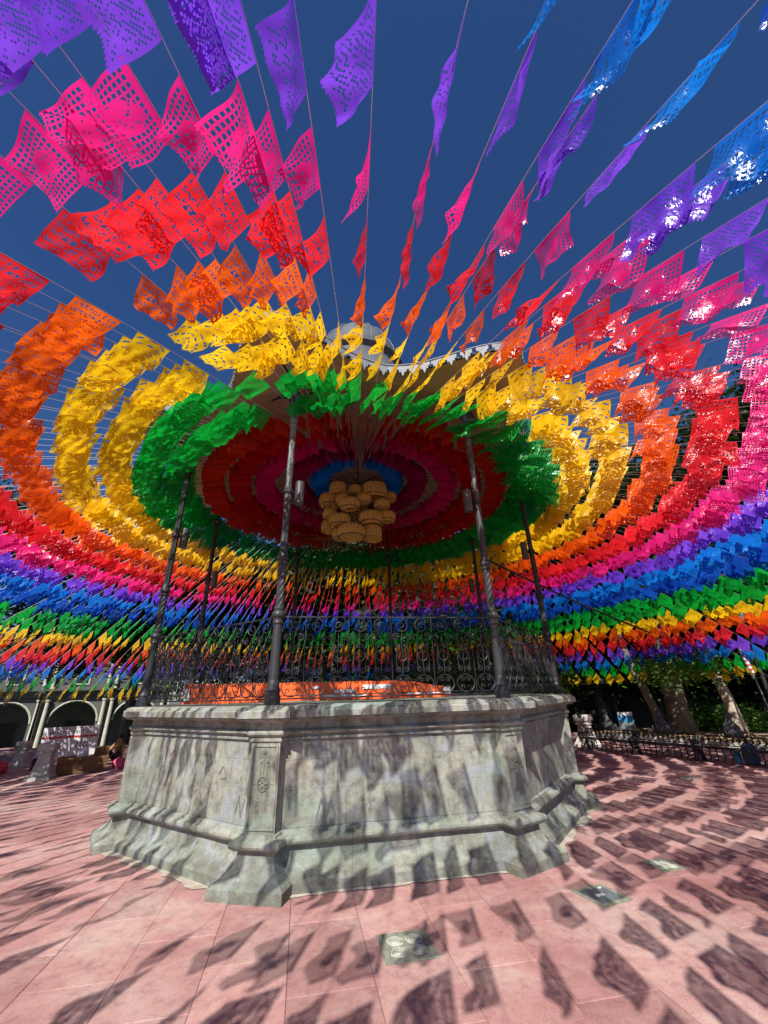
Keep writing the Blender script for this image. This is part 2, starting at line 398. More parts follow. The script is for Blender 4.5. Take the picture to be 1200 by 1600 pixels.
for k in range(8):
    near = k in (7, 0, 1)
    # plinth and torus in three lengths, cornice in three, coping in three or four blocks
    for nm, prof, cuts, jit in (('plinth_stone', BOT, 3, .0008), ('cornice_stone', TOP, 3, .0007), ('coping_stone', COP, 4, .0012)):
        e = [-1] + [(-1 + 2*(i+1)/cuts) + rj.uniform(-.09, .09) for i in range(cuts-1)] + [1]
        for i in range(cuts):
            mb = MB(); g = .0008; m_ = 7 if near else 3
            full = [(prof[0][0]-.3, prof[0][1])] + prof + [(prof[-1][0]-.3 if nm != 'coping_stone' else 2.9, prof[-1][1])]
            ts = [e[i]+g + (e[i+1]-e[i]-2*g)*q/(m_-1) for q in range(m_)]
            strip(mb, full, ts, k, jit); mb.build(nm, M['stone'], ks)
    # wall courses between them
    zs = [.434, .74, 1.0, 1.178]
    for r_ in range(3):
        cuts = 3 if r_ != 1 else 4
        e = [-1] + [(-1 + 2*(i+1)/cuts) + rj.uniform(-.08, .08) for i in range(cuts-1)] + [1]
        for i in range(cuts):
            mb = MB(); d = 3.145 + rj.uniform(-.001, .001); g = .0009
            q = [(d-.2, zs[r_]+.0004), (d-.002, zs[r_]+.0004), (d, zs[r_]+.002), (d, zs[r_+1]-.002), (d-.002, zs[r_+1]-.0004), (d-.2, zs[r_+1]-.0004)]
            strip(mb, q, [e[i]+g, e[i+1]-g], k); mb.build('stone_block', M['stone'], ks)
# core and floor
mb = MB()
for z in (0.0, 1.50): pass
vs = [tuple(pol(3.08/math.cos(math.pi/8), corner(k), z)) for z in (-.02, 1.50) for k in range(8)]
mb.add(vs, [(k, (k+1) % 8, 8+(k+1) % 8, 8+k) for k in range(8)] + [tuple(range(8, 16))])
mb.build('core', M['grout'], ks)
mb = MB()
vs = [tuple(pol(3.12/math.cos(math.pi/8), corner(k), z)) for z in (1.45, 1.522) for k in range(8)]
mb.add(vs, [(k, (k+1) % 8, 8+(k+1) % 8, 8+k) for k in range(8)] + [tuple(range(8, 16))])
mb.build('floor', M['stone'], ks)
# corner piers: same profile swept round a rectangular plan, front face across the corner
def pier(mb, prof, base_r, hw0, off0=3.15):
    n = len(prof); cols = []
    for side in range(4):                          # inner left, outer left, outer right, inner right
        for (r, z) in prof:
            o = (r - off0)*1.0
            x = {0: 2.9, 1: base_r+o, 2: base_r+o, 3: 2.9}[side]
            y = (hw0+o) * (-1 if side < 2 else 1)
            cols.append((x, y, z))
    fs = [(s*n+j, (s+1)*n+j, (s+1)*n+j+1, s*n+j+1) for s in range(3) for j in range(n-1)]
    mb.add(cols, fs); mb.add([cols[s*n+n-1] for s in range(4)], [(0,1,2,3)])
PB = [(r, z) for r, z in BOT]
pm = MB(); pier(pm, PB, 3.49, .145); proto_pb = pm.build('pier_base', M['stone'], ks)
pm = MB(); pier(pm, [(3.15,.433),(3.15,1.179)], 3.49, .155); proto_ps = pm.build('pier_shaft', M['stone'], ks)
pm = MB(); pier(pm, [(r*.0+3.15+(r-3.15)*.75, z+.0006) for r, z in TOP], 3.49, .155); proto_pt = pm.build('pier_cornice', M['stone'], ks)
pm = MB(); pier(pm, [(3.15+(r-3.15)*.72, z+.0015) for r, z in COP[:-1]], 3.50, .165); proto_pc = pm.build('pier_coping', M['stone'], ks)
# carved face of the pier: raised frame, rosette, small crosses and curls
fm = MB(); F = 3.49
for a, c_ in (((F,-.14,.455),(F+.010,-.122,1.155)),((F,.122,.455),(F+.010,.14,1.155)),((F,-.122,.455),(F+.010,.122,.472)),((F,-.122,1.138),(F+.010,.122,1.155)),
              ((F,-.125,.82),(F+.006,-.075,.828)),((F,.075,.82),(F+.006,.125,.828))): fm.box(a, c_)
proto_fr = fm.build('pier_frame', M['stone'], ks)
rm = MB()
for rr, w_ in ((.062,.006),(.05,.003),(.016,.008)):
    rm.tube([(F+.004, rr*math.cos(2*math.pi*q/20), .825+rr*math.sin(2*math.pi*q/20)) for q in range(20)], w_, 5, True)
for q in range(6):
    a = q*math.pi/3
    rm.tube([(F+.004, rr*math.cos(a+(.35 if rr in (.032,) else 0)), .825+rr*math.sin(a)) for rr in (.014,.032,.046)], [.003,.010,.003], 5)
for dy, dz in ((0,.018),(0,-.018),(.018,0),(-.018,0)):
    rm.tube([(F+.002, 0, 1.085),(F+.004, dy*.6, 1.085+dz*.6),(F+.002, dy*1.3, 1.085+dz*1.3)], [.003,.007,.002], 5)
for sy in (-1, 1):
    rm.tube([(F+.002, sy*(.05-.012*math.cos(t*.7)), .64+.016*math.sin(t*.7)) for t in range(8)], .003, 4)
    rm.tube([(F+.001, sy*.035, .88),(F+.003, sy*.035, .99)], .0035, 4)
    rm.tube([(F+.001, sy*.035, 1.0),(F+.004, sy*.035, 1.012)], .009, 5)
rm.tube([(F+.002, .012*math.cos(t*.7), .56+.014*math.sin(t*.7)) for t in range(8)], .003, 4)
rm.tube([(F, 0, .9),(F+.001, 0, 1.1)], .0025, 4)
proto_rs = rm.build('rosette', M['stone'], ks, True)
for p in (proto_pb, proto_ps, proto_pt, proto_pc, proto_fr, proto_rs): p.rotation_euler = (0, 0, corner(0))
for k in range(1, 8):
    for p in (proto_pb, proto_ps, proto_pt, proto_pc, proto_fr, proto_rs):
        share(p, p.name.split('.')[0], ks, rot=(0, 0, corner(k)))
# faded graffiti on the left and front wall
def on_face(k, t, z, off=.0035):
    r = 3.1475 + off; h = 3.145*math.tan(math.pi/8)*t; f = face(k)
    return Vector((r*math.cos(f) - h*math.sin(f), r*math.sin(f) + h*math.cos(f), z))
def stroke(mb, k, pts, w=.0065):
    P = [on_face(k, t, z) for t, z in pts]
    for a, b_ in zip(P, P[1:]):
        d = (b_-a).normalized(); f = Vector((math.cos(face(k)), math.sin(face(k)), 0)); s = d.cross(f)*w
        mb.add([a-s, a+s, b_+s, b_-s], [(0,1,2,3),(3,2,1,0)])
gp = MB()
for base in (-.42,):
    stroke(gp, 7, [(base-.02,.88),(base-.02,1.05),(base+.05,.96),(base+.12,1.05),(base+.12,.9)])
    stroke(gp, 7, [(base-.08,.70),(base-.07,.86),(base+.0,.86)])
    stroke(gp, 7, [(base+.07,.66),(base+.06,.80),(base+.12,.84),(base+.13,.70),(base+.08,.66),(base+.17,.62)])
    stroke(gp, 7, [(.30,.94),(.20,.88),(.32,.80)]); stroke(gp, 7, [(.40,.84),(.46,.92),(.5,.82),(.43,.80)])
    stroke(gp, 7, [(-.02,.66),(.05,.60),(.12,.68),(.2,.6)])
gp.build('pink_graffiti', M['graf_pink'], ks)
gb = MB()
for k_, t0, z0, n_ in ((0,-.62,.50,4),(7,.66,.52,3)):
    stroke(gb, k_, [(t0 + i*.035, z0 + (.14 if i % 2 else 0) + .02*math.sin(i*2.1)) for i in range(n_+1)], .007)
gb.build('blue_graffiti', M['graf_blue'], ks)
# pale mortar smeared where base meets paving
mm = MB(); rr_ = random.Random(5)
for k in (7, 0, 1):
    n_ = 26; vs = []
    for i in range(n_+1):
        t = -1 + 2*i/n_; w_ = (.035 if k == 0 else .09) * rr_.uniform(.5, 1.3) * (1 if (i % 7) else .4)
        for r in (3.33, 3.365+w_):
            f = face(k); h_ = r*math.tan(math.pi/8)*t
            vs.append((r*math.cos(f)-h_*math.sin(f), r*math.sin(f)+h_*math.cos(f), .0065 if r > 3.34 else .014))
    mm.add(vs, [(2*i, 2*i+1, 2*i+3, 2*i+2) for i in range(n_)])
mm.build('mortar_strip', M['mortar2'], ks)

# posts
RP = 3.435
def post_mesh():
    m = MB()
    m.lathe([(.088,1.50),(.088,1.60),(.078,1.605),(.076,1.64),(.084,1.65),(.080,1.665),(.068,1.69),(.064,1.73),(.058,1.76),(.058,1.80),(.052,1.82)], 14)
    m.lathe([(.060,1.80),(.056,1.95),(.052,2.3),(.050,2.36)], 14)
    m.lathe([(.052,2.34),(.064,2.36),(.058,2.385),(.060,2.41),(.078,2.43),(.082,2.455),(.074,2.48),(.056,2.50),(.062,2.515),(.062,2.53),(.048,2.55)], 14)
    n = 16; zs = [2.54 + i*.0225 for i in range(24)]
    m.lathe([(.047, z) for z in zs], n, twist=9.0, flute=.07)
    m.lathe([(.048,3.05),(.060,3.06),(.060,3.08),(.050,3.085),(.050,3.10),(.064,3.11),(.072,3.13),(.062,3.17),(.05,3.21),(.044,3.24)], 14)
    m.lathe([(.045,3.22),(.044,3.9),(.040,4.6),(.039,5.08)], 16, flute=.06)
    D_ = .26
    m.lathe([(r_, z_+D_) for r_, z_ in [(.040,4.80),(.052,4.82),(.052,4.84),(.042,4.85),(.042,4.89),(.056,4.91),(.060,4.94),(.048,4.97),(.048,4.99),(.066,5.01),(.066,5.035),
             (.052,5.05),(.06,5.08),(.085,5.11),(.10,5.12),(.10,5.14),(.05,5.145)]], 16)
    return m
pp = post_mesh().build('post', M['iron'], ks)
pp.location = pol(RP, corner(0)); pp.rotation_euler = (0, 0, corner(0))
pp.material_slots[0].link = 'OBJECT'; pp.material_slots[0].material = M['iron_pale']
cap = MB()
cap.box((-.035,-.035,5.40),(.035,.035,5.90)); cap.box((-.052,-.02,5.40),(.052,.02,5.62)); cap.box((-.02,-.052,5.40),(.02,.052,5.62))
cp = cap.build('post_head', M['iron_worn'], pp)
br = MB()
def scroll(mb, c, r0, r1, a0, a1, ax, n=14, w=.008, up=Vector((0,0,1))):
    mb.tube([c + ax*((r0+(r1-r0)*i/n)*math.cos(a0+(a1-a0)*i/n)) + up*((r0+(r1-r0)*i/n)*math.sin(a0+(a1-a0)*i/n)) for i in range(n+1)], w, 5)
dirs = [Vector((math.cos(a), math.sin(a), 0)) for a in (R(112.5), R(-112.5), R(180), 0)]
for i, d in enumerate(dirs):
    Lb = .52 if i < 3 else .42
    pts = [d*(.03 + Lb*(1-math.cos(q*math.pi/16))) + Vector((0, 0, 5.38 + .42*math.sin(q*math.pi/16))) for q in range(9)]
    br.tube(pts, [.016]*9, 6)
    br.tube([d*.03 + Vector((0,0,5.79)), d*Lb + Vector((0,0,5.81))], .013, 5)
    scroll(br, d*.15 + Vector((0,0,5.70)), .07, .02, R(200), R(200-430), d)
    scroll(br, d*.30 + Vector((0,0,5.75)), .04, .012, R(200), R(200-430), d, w=.006)
bk = br.build('bracket', M['iron'], pp)
for k in range(1, 8):
    p = share(pp, 'post', ks, pol(RP, corner(k)), (0, 0, corner(k)))
    if k == 1: p.material_slots[0].link = 'OBJECT'; p.material_slots[0].material = M['iron_mid']
    share(cp, 'post_head', p); share(bk, 'bracket', p)

# railing: one panel per side, scrollwork units as sub-parts
SIDE = 2*RP*math.sin(math.pi/8); UL = (SIDE-.13)/5
rp = MB(); Lh = SIDE/2-.055
for z, w_ in ((2.43,.011),(1.57,.010),(2.30,.0) ,(1.60,.006)):
    if w_: rp.tube([(0,-Lh,z),(0,Lh,z)], w_, 4)
un = MB(); X = Vector((0,1,0))
def C(y, z): return Vector((0, y, z))
w5 = .0068
# two big facing C scrolls under the top rail, ring between, verticals with curls, ring row, spirals, hearts in circles
for sgn in (-1, 1):
    A = X*sgn
    scroll(un, C(sgn*.125, 2.33), .088, .016, R(95), R(95)+R(560)*(-1), A, 26, w5)
    scroll(un, C(sgn*.055, 2.20), .045, .012, R(60), R(60)+R(480), A, 16, w5*.9)
    scroll(un, C(sgn*.205, 2.20), .040, .012, R(120), R(120)-R(480), A, 16, w5*.9)
    un.tube([C(sgn*.125, 2.24), C(sgn*.122, 2.1), C(sgn*.13, 1.98), C(sgn*.125, 1.80)], w5, 4)
    un.tube([C(sgn*.20, 2.16), C(sgn*.185, 2.08), C(sgn*.20, 1.98), C(sgn*.19, 1.83)], w5*.9, 4)
    un.tube([C(sgn*.055, 2.15), C(sgn*.065, 2.05), C(sgn*.05, 1.98), C(sgn*.06, 1.83)], w5*.9, 4)
    un.tube([C(sgn*.125+.055*math.cos(q*math.pi/7), 1.99+.055*math.sin(q*math.pi/7)) for q in range(14)], w5*.9, 4, True)
    for s2 in (-1, 1):
        scroll(un, C(sgn*.125+s2*.045, 1.845), .034, .010, R(80), R(80)-R(470), X*s2, 14, w5*.9)
        scroll(un, C(sgn*.125+s2*.040, 2.10), .028, .008, R(-80), R(-80)+R(450), X*s2, 12, w5*.8)
        scroll(un, C(sgn*.125+s2*.034, 1.735), .032, .008, R(70), R(70)-R(480), X*s2, 14, w5*.8)
        scroll(un, C(sgn*.125+s2*.034, 1.645), .030, .010, R(-70), R(-70)+R(300), X*s2, 10, w5*.7)
    un.tube([C(sgn*.125+.106*math.cos(q*math.pi/9), 1.685+.096*math.sin(q*math.pi/9)) for q in range(18)], w5, 4, True)
un.tube([C(0, 2.42), C(0, 1.58)], w5*.8, 4)
proto_rail = None; proto_unit = None
for k in range(8):
    f = face(k); ap = RP*math.cos(math.pi/8)
    if proto_rail is None:
        o = proto_rail = rp.build('railing_panel', M['iron'], ks)
    else: o = share(proto_rail, 'railing_panel', ks)
    o.location = pol(ap, f); o.rotation_euler = (0, 0, f)
    for j in range(5):
        if proto_unit is None:
            u = proto_unit = un.build('scrollwork', M['iron'], o)
        else: u = share(proto_unit, 'scrollwork', o)
        u.location = (0, (j-2)*UL, 0); u.scale = (1, UL/.50, 1)

# ceiling, eave, trim, roof, dome
NS = 64
def eave_r(a):
    t = ((a - A0 + math.pi/8) % (math.pi/4)) - math.pi/8       # angle from nearest corner
    base = 3.55/math.cos(math.pi/8 - abs(t))
    return base + .74*math.exp(-(t/.21)**2)
def eave_z(a):
    t = ((a - A0 + math.pi/8) % (math.pi/4)) - math.pi/8
    return 5.88 + .04*math.exp(-(t/.2)**2)
mb = MB(); rings = []
AN = [2*math.pi*i/128 for i in range(128)]
def ringpts(rf, zf): return [(rf(a)*math.cos(a), rf(a)*math.sin(a), zf(a)) for a in AN]
vs = ringpts(lambda a: .02, lambda a: 6.62) + ringpts(lambda a: 3.30, lambda a: 5.93)
n = 128
mb.add(vs, [(i, n+i, n+(i+1) % n, (i+1) % n) for i in range(n)])
mb.build('ceiling', M['ceiling'], ks)
mb = MB(); vs = ringpts(lambda a: 3.30, lambda a: 5.932) + ringpts(lambda a: .5*(3.30+eave_r(a)), lambda a: .5*(5.93+eave_z(a))+.03) + ringpts(eave_r, eave_z)
mb.add(vs, [(r*n+i, (r+1)*n+i, (r+1)*n+(i+1) % n, r*n+(i+1) % n) for r in range(2) for i in range(n)])
mb.build('eave', M['eave'], ks)
mb = MB(); prof = [(1.0,.03),(.985,.12),(.90,.34),(.75,.7),(.58,1.25),(.42,2.0),(.27,3.2)]
vs = []
for s, dz in prof: vs += ringpts(lambda a: eave_r(a)*s + (3.7*s - eave_r(a)*s)*min(1, (1-s)*3), lambda a: eave_z(a)*1.0 + dz)
mb.add(vs, [(r*n+i, r*n+(i+1) % n, (r+1)*n+(i+1) % n, (r+1)*n+i) for r in range(len(prof)-1) for i in range(n)])
roof = mb.build('roof', M['roof'], ks, True)
for k in range(8):
    sm = MB(); a = corner(k)
    sm.tube([pol(eave_r(a)*.97, a, eave_z(a)+.13), pol(3.1, a, 6.2), pol(2.35, a, 6.72), pol(1.7, a, 7.45)], .03, 5); sm.build('roof_rib', M['roof'], roof)
mb = MB(); prof = [(1.1,8.3),(1.1,9.1),(1.2,9.13),(1.2,9.2),(1.05,9.25)]
mb.lathe(prof, 32); mb.build('drum', M['roof'], ks)
mb = MB(); prof = [(1.05*math.cos(t*math.pi/2/9), 9.25 + 1.3*math.sin(t*math.pi/2/9)) for t in range(9)] + [(.18, 10.6)]
mb.lathe(prof, 32); dome = mb.build('dome', M['roof'], ks, True)
for q in range(16):
    a = q*math.pi/8; sm = MB(); sm.tube([pol(r+.012, a, z) for r, z in prof], .022, 4); sm.build('dome_rib', M['roof'], dome)
mb = MB(); mb.lathe([(.2,10.58),(.26,10.63),(.12,10.68),(.16,10.75),(.05,10.85),(.02,11.0)], 12); mb.build('finial', M['roof'], ks)
for k in range(8):                                  # scalloped white fringe with fleur shapes
    sm = MB(); a0 = face(k-1); n_ = 20
    for i in range(n_):
        a = a0 + (i+.5)*math.pi/4/n_; r = eave_r(a)+.012; z = eave_z(a)+.06
        c = pol(r, a, z); tx = (pol(eave_r(a+.01), a+.01) - pol(eave_r(a-.01), a-.01)).normalized(); nx = tx.cross(Vector((0,0,1)))
        P = [(-.085,.06),(-.085,0),(-.05,-.02),(-.06,-.06),(-.03,-.05),(-.018,-.085),(0,-.135),(.018,-.085),(.03,-.05),(.06,-.06),(.05,-.02),(.085,0),(.085,.06)]
        fr = [c + tx*x + Vector((0,0,zz)) + nx*.008 for x, zz in P]; bk_ = [p - nx*.016 for p in fr]
        m_ = len(P)
        sm.add(fr + bk_, [tuple(range(m_)), tuple(reversed(range(m_, 2*m_)))] + [(i_, m_+i_, m_+(i_+1) % m_, (i_+1) % m_) for i_ in range(m_)])
    sm.build('eave_fringe', M['trim'], ks)
    gm = MB(); gm.tube([pol(eave_r(a0+q*math.pi/64)+.01, a0+q*math.pi/64, eave_z(a0+q*math.pi/64)+.13) for q in range(17)], .022, 5)
    gm.build('gutter', M['trim'], ks)

# orange banner on the bandstand floor, tied behind the front railing
ob = MB(); n_ = 14; vs = []
for i in range(n_+1):
    u = i/n_; x = -2.75 + 3.65*u; y = 5.95 + .45*u + .015*math.sin(i*1.7)
    top = 1.775 - .02*u - (.10*max(0, (u-.82)/.18))
    for z in (1.53, top): vs.append((x, y, z + .004*math.sin(i*2.3)))
ob.add(vs, [(2*i, 2*i+2, 2*i+3, 2*i+1) for i in range(n_)])
ob.v += [(x, y+.012, z) for x, y, z in ob.v]; m_ = len(vs); ob.f += [tuple(reversed([q+m_ for q in f])) for f in ob.f[:]]
ban = ob.build('banner', M['banner_or']); tag(ban, 'long orange vinyl banner lying behind the bandstand railing', 'banner')
pr = MB()
for x0, x1, z0, z1 in ((-.75,-.45,1.62,1.66),(-.35,.05,1.66,1.715),(-1.05,-.95,1.68,1.71),(-.9,-.3,1.575,1.60),(.2,.75,1.58,1.60),(.80,.90,1.56,1.66),(-2.9+.17,-2.66,1.56,1.72)):
    y = lambda x: 5.95+.45*((x+2.75)/3.65) - .02
    pr.add([(x0,y(x0),z0),(x1,y(x1),z0),(x1,y(x1),z1),(x0,y(x0),z1)], [(0,1,2,3)])
pr.build('white_print', M['white'], ban)

# cylindrical lamps clamped to the posts
def lamp(k, z, side, h=.33, r=.062, label=''):
    a = corner(k); p = pol(RP, a); q = Vector((CX, CY, 0)) + p
    t = empty('spotlight', (q.x, q.y, z), a, label, 'spotlight', 'cylinder spotlights clamped to the posts')
    d = Vector(side).normalized()
    m = MB(); m.lathe([(r*.96,-h/2),(r,-h/2+.01),(r,h/2-.02),(r*.85,h/2)], 14, (d.x*.15, d.y*.15)); m.build('housing', M['cyl'], t)
    m = MB(); m.tube([(d.x*.03,d.y*.03,0),(d.x*.10,d.y*.10,0)], .012, 5); m.tube([(0,0,-.03),(0,0,.03)], .062, 10); m.build('clamp', M['iron'], t)
def loc_dir(k, wx, wy):
    a = corner(k); return (wx*math.cos(a)+wy*math.sin(a), -wx*math.sin(a)+wy*math.cos(a), 0)
lamp(0, 4.05, loc_dir(0, .9, .45), label='grey cylinder spotlight on the pale front left post')
lamp(7, 4.05, loc_dir(7, .5, .9), label='grey cylinder spotlight on the far left post')
lamp(6, 4.0, loc_dir(6, .9, -.2), label='dark cylinder spotlight on the back left post low among red flags')
lamp(1, 4.05, loc_dir(1, -.9, -.3), label='pale cylinder spotlight left of the front right post')
lamp(2, 4.0, loc_dir(2, -.9, -.3), label='dark cylinder spotlight on the far right post against yellow flags')
lamp(3, 4.0, loc_dir(3, -.9, .2), label='dark cylinder spotlight on the back right post')

# ------------------------------------------------------------------ basket cluster hanging at the centre
hub = empty('basket_hanger', (CX, CY, 5.92), 0, 'black iron hanger with spokes holding the wicker baskets', 'hanger')
m = MB()
m.tube([(0,0,.80),(0,0,-.05)], .018, 6)
for q in range(6):
    a = q*math.pi/3+.3; m.tube([(0,0,0),(.66*math.cos(a),.66*math.sin(a),.04*math.sin(q))], .012, 5)
m.tube([(.5*math.cos(q*math.pi/10), .5*math.sin(q*math.pi/10), .01) for q in range(20)], .010, 5, True)
m.build('frame', M['iron'], hub)
rb = random.Random(21)
def basket_mesh(r, h, kind):
    m = MB(); n = 40
    if kind == 0: prof = [(.55,.16),(.62,0),(.80,.02),(.97,.25),(1,.5),(.93,.78),(.7,.95),(.35,1)]
    elif kind == 1: prof = [(.80,.2),(.90,0),(1,.06),(.96,.12),(.93,.55),(.85,.9),(.55,1)]
    else: prof = [(.5,0),(.86,.15),(1,.5),(.86,.83),(.5,.97),(.1,1)]
    m.lathe([(r*a, h*(b_-.5)) for a, b_ in prof], n, flute=.05)
    return m
spots = [(-.62,0.0,5.36,.24,.30,0),(-.42,-.25,5.52,.19,.26,1),(-.05,-.15,5.50,.17,.24,1),(.38,-.15,5.48,.29,.36,1),(.72,0,5.40,.15,.22,2),(-.30,-.3,5.22,.16,.24,2),
         (.14,-.3,5.22,.17,.26,2),(-.14,-.45,5.05,.21,.26,0),(.54,-.25,5.10,.17,.25,2),(-.60,-.1,4.98,.16,.24,2),(.62,-.2,4.85,.20,.24,0),(-.62,-.05,4.72,.17,.24,1),
         (-.36,-.3,4.74,.22,.26,0),(.30,-.3,4.78,.25,.30,0),(-.10,-.4,4.44,.28,.28,0),(.32,-.25,4.46,.21,.28,1),(-.34,-.15,4.50,.18,.26,0),(.05,.3,5.15,.22,.28,0),
         (.40,.3,5.0,.2,.26,1),(-.35,.35,5.05,.2,.26,0),(.1,.15,4.75,.22,.28,1),(-.2,.2,5.45,.2,.24,2)]
where = ['top left','upper left','top centre','large top right','small far right','middle left','middle centre','front centre','right of centre','small left','lower right','lower far left',
         'lower left','large lower right','large bottom','bottom right','bottom left','back centre','back right','back left','inner lower','inner top']
for (x, y, z, r, h_, kd), w_ in zip(spots, where):
    z += .17; x *= 1.05
    t = empty('hanging_basket', (CX+x*.94, CY+y, z), 0, f'{w_} wicker basket hanging in the cluster under the ceiling', 'basket', 'wicker baskets hung under the bandstand ceiling')
    basket_mesh(r, h_, kd).build('basket', M['wicker'], t).rotation_euler = (rb.uniform(-.12,.12), rb.uniform(-.12,.12), 0)
    m = MB(); m.tube([(0,0,h_*.45),(0,0,5.92-z)], .004, 4); m.build('cord', M['cable'], t)
    m = MB(); m.tube([(r*.93*math.cos(q*math.pi/12), r*.93*math.sin(q*math.pi/12), -h_*.42) for q in range(24)], r*.06, 5, True); m.build('rim', M['wood'], t)

# ------------------------------------------------------------------ flag garlands
COLS = {'yellow': (0.96,0.62,0.012), 'orange': (0.96,0.15,0.008), 'red': (0.86,0.028,0.04), 'pink': (0.90,0.025,0.27), 'purple': (0.25,0.075,0.78),
        'blue': (0.01,0.24,0.78), 'dark_blue': (0.01,0.10,0.58), 'green': (0.005,0.42,0.045), 'crimson': (0.50,0.008,0.015), 'vermilion': (0.60,0.035,0.01), 'plum': (0.36,0.010,0.10), 'magenta': (0.62,0.012,0.15)}
FM = {k: foil_mat('foil_'+k, v) for k, v in COLS.items()}
IN = [(.70,'blue'),(1.20,'plum'),(1.84,'magenta'),(2.34,'crimson'),(2.84,'vermilion'),(3.34,'green'),(3.80,'green')]
seq = ['yellow','yellow','orange','red','pink','purple','blue','dark_blue','green','green','yellow','orange','red','purple','blue','green','yellow']
rl = [4.28,4.84,5.42,6.02,6.56,7.07] + [7.55+.5*i for i in range(11)]
OUT = list(zip(rl, seq))
def HZ(r):
    z = 5.3 - .25*(r-4.2)
    if r > 4.2: z -= .016*(r-4.2)**2
    return z
FW, FH = .41, .315
rf = random.Random(99)
def hole_fn(kind, nx, ny, seed=0):
    rg = random.Random(kind*17+seed*101); cells = set()
    cx, cy = nx/2, ny/2
    for i in range(1, nx-1):
        for j in range(1, ny-1):
            u, v = i/nx, j/ny; e = min(i, nx-1-i, j, ny-1-j)
            if kind == 0:        # lattice of squares round a solid bird shape
                d = math.hypot((u-.5)*1.5, (v-.52))
                if (d > .30 and i % 3 and j % 3 and j > 2) or (d <= .30 and rg.random() < .10): cells.add((i, j))
            elif kind == 1:      # rows of lettering
                row = (j-2) // 6
                if e >= 2 and (j-2) % 6 < 4 and rg.random() < .26 + .2*((i//2) % 2): cells.add((i, j))
            elif kind == 2:      # concentric arcs
                d = math.hypot((u-.5)*1.3, v-1.05)*ny/1.6
                if e >= 1 and int(d) % 4 == 3 and int(math.atan2(v-1.05, u-.5)*9) % 3 != 0: cells.add((i, j))
            else:                # scattered slits
                if e >= 2 and ((i*5 + j*3 + (i//6)*2) % 8 in (0, 1, 2)) and rg.random() < .72 and v < .88: cells.add((i, j))
    return cells
def flag_mesh(kind, shear, seed, nx, ny, holes=True):
    rg = random.Random(seed); cells = hole_fn(kind, nx, ny, seed % 3) if holes else set()
    if nx < 30: cells = {c for c in cells if (c[0]*7 + c[1]*13) % 5 < 2}
    p1, p2, p3 = rg.uniform(0, 6.28), rg.uniform(0, 6.28), rg.uniform(0, 6.28)
    a1, a2 = rg.uniform(.02, .055), rg.uniform(.004, .012); f1 = rg.uniform(3, 8); curl = rg.uniform(.0, .11)
    vs, fs = [], []
    if nx < 30: a1 *= .55; a2 *= .5; curl *= .6
    for j in range(ny+1):
        for i in range(nx+1):
            u, v = i/nx, j/ny
            amp = v**.8
            x = u*FW + shear*v*FH + .008*amp*math.sin(5*v+p2) - .04*amp*(u-.5)*(1+math.sin(p3))
            y = a1*amp*math.sin(f1*u + 2.2*v + p1) + a2*amp*math.sin(15*u - 6*v + p2) + a2*amp*math.sin(9*v + 4*u + p3) + curl*v*v
            z = -v*FH*(1 - .10*amp*abs(math.sin(f1*u+p1)))
            if j == ny: z += .010*(1 if i % 2 else -1)
            vs.append((x, y, z))
    for j in range(ny):
        for i in range(nx):
            if (i, j) in cells: continue
            q = j*(nx+1)+i; fs.append((q+nx+1, q+nx+2, q+1, q))
    me = bpy.data.meshes.new('flag'); me.from_pydata(vs, [], fs); me.materials.append(FM['yellow'])
    me.polygons.foreach_set('use_smooth', [True]*len(me.polygons)); me.update()
    return me
SH = (-.6,-.35,-.1,.12,.35)
PAT = {'vermilion':1,'pink':0,'magenta':0,'red':1,'orange':1,'crimson':1,'yellow':2,'green':3,'purple':3,'plum':3,'blue':0,'dark_blue':1}
fine = {(kd, si, w): flag_mesh(kd, SH[si], kd*100+si*10+w, 38, 30) for kd in range(4) for si in range(5) for w in range(3)}
coarse = {(kd, si, w): flag_mesh(kd, SH[si], kd*100+si*10+w+7, 18, 14) for kd in range(4) for si in range(5) for w in range(2)}
solid = {(si, w): flag_mesh(0, SH[si], si*10+w+50, 9, 7, False) for si in range(5) for w in range(2)}
# shared string meshes
R_END = 13.25
def string_mesh(r0):
    m = MB(); m.tube([(r, 0, HZ(r)+.004) for r in [r0 + (R_END-r0)*i/26 for i in range(27)]], [.0010 if r0 + (R_END-r0)*i/26 < 3.3 else .0027 for i in range(27)], 3, cap=False)
    return m
s_full = string_mesh(.62).build('string', M['string'])
# azimuths: sparse overhead towards the viewer, dense elsewhere
front = [-103.1,-100.0,-98.0,-96.8,-94.9,-93.0,-90.9,-90.0,-88.2,-85.5,-82.4,-79.9,-77.4,-76.2,-73.4,-70.3,-69.0,-67.5,-65.2,-63.0,-60.6]
az = [(a, True) for a in front]
a = -58.6
while a < 360-109.4:
    az.append((a + rf.uniform(-.5, .5), False))
    a += (2.3 if a < -25 else 1.75 if a < 60 else 1.55 if a < 205 else 2.0) * rf.choice((.8, 1, 1, 1.2))
SHORT = {'to the lower left edge past the far left post':'past the far left post','over the upper left corner':'over the upper left corner','over the upper right corner':'over the upper right corner','to the right edge at mid height':'right at mid height',
 'low to the right beyond the far right post':'low right beyond the posts','back right above the iron benches':'above the iron benches','back right behind the right posts':'behind the right posts','straight back behind the bandstand, right half':'behind the right railing half',
 'straight back behind the bandstand, left half':'behind the left railing half','back left behind the left posts':'behind the left posts','back left above the arcade':'above the left arcade','low to the left edge beyond the far left post':'low to the left edge','to the left edge at mid height':'left at mid height'}
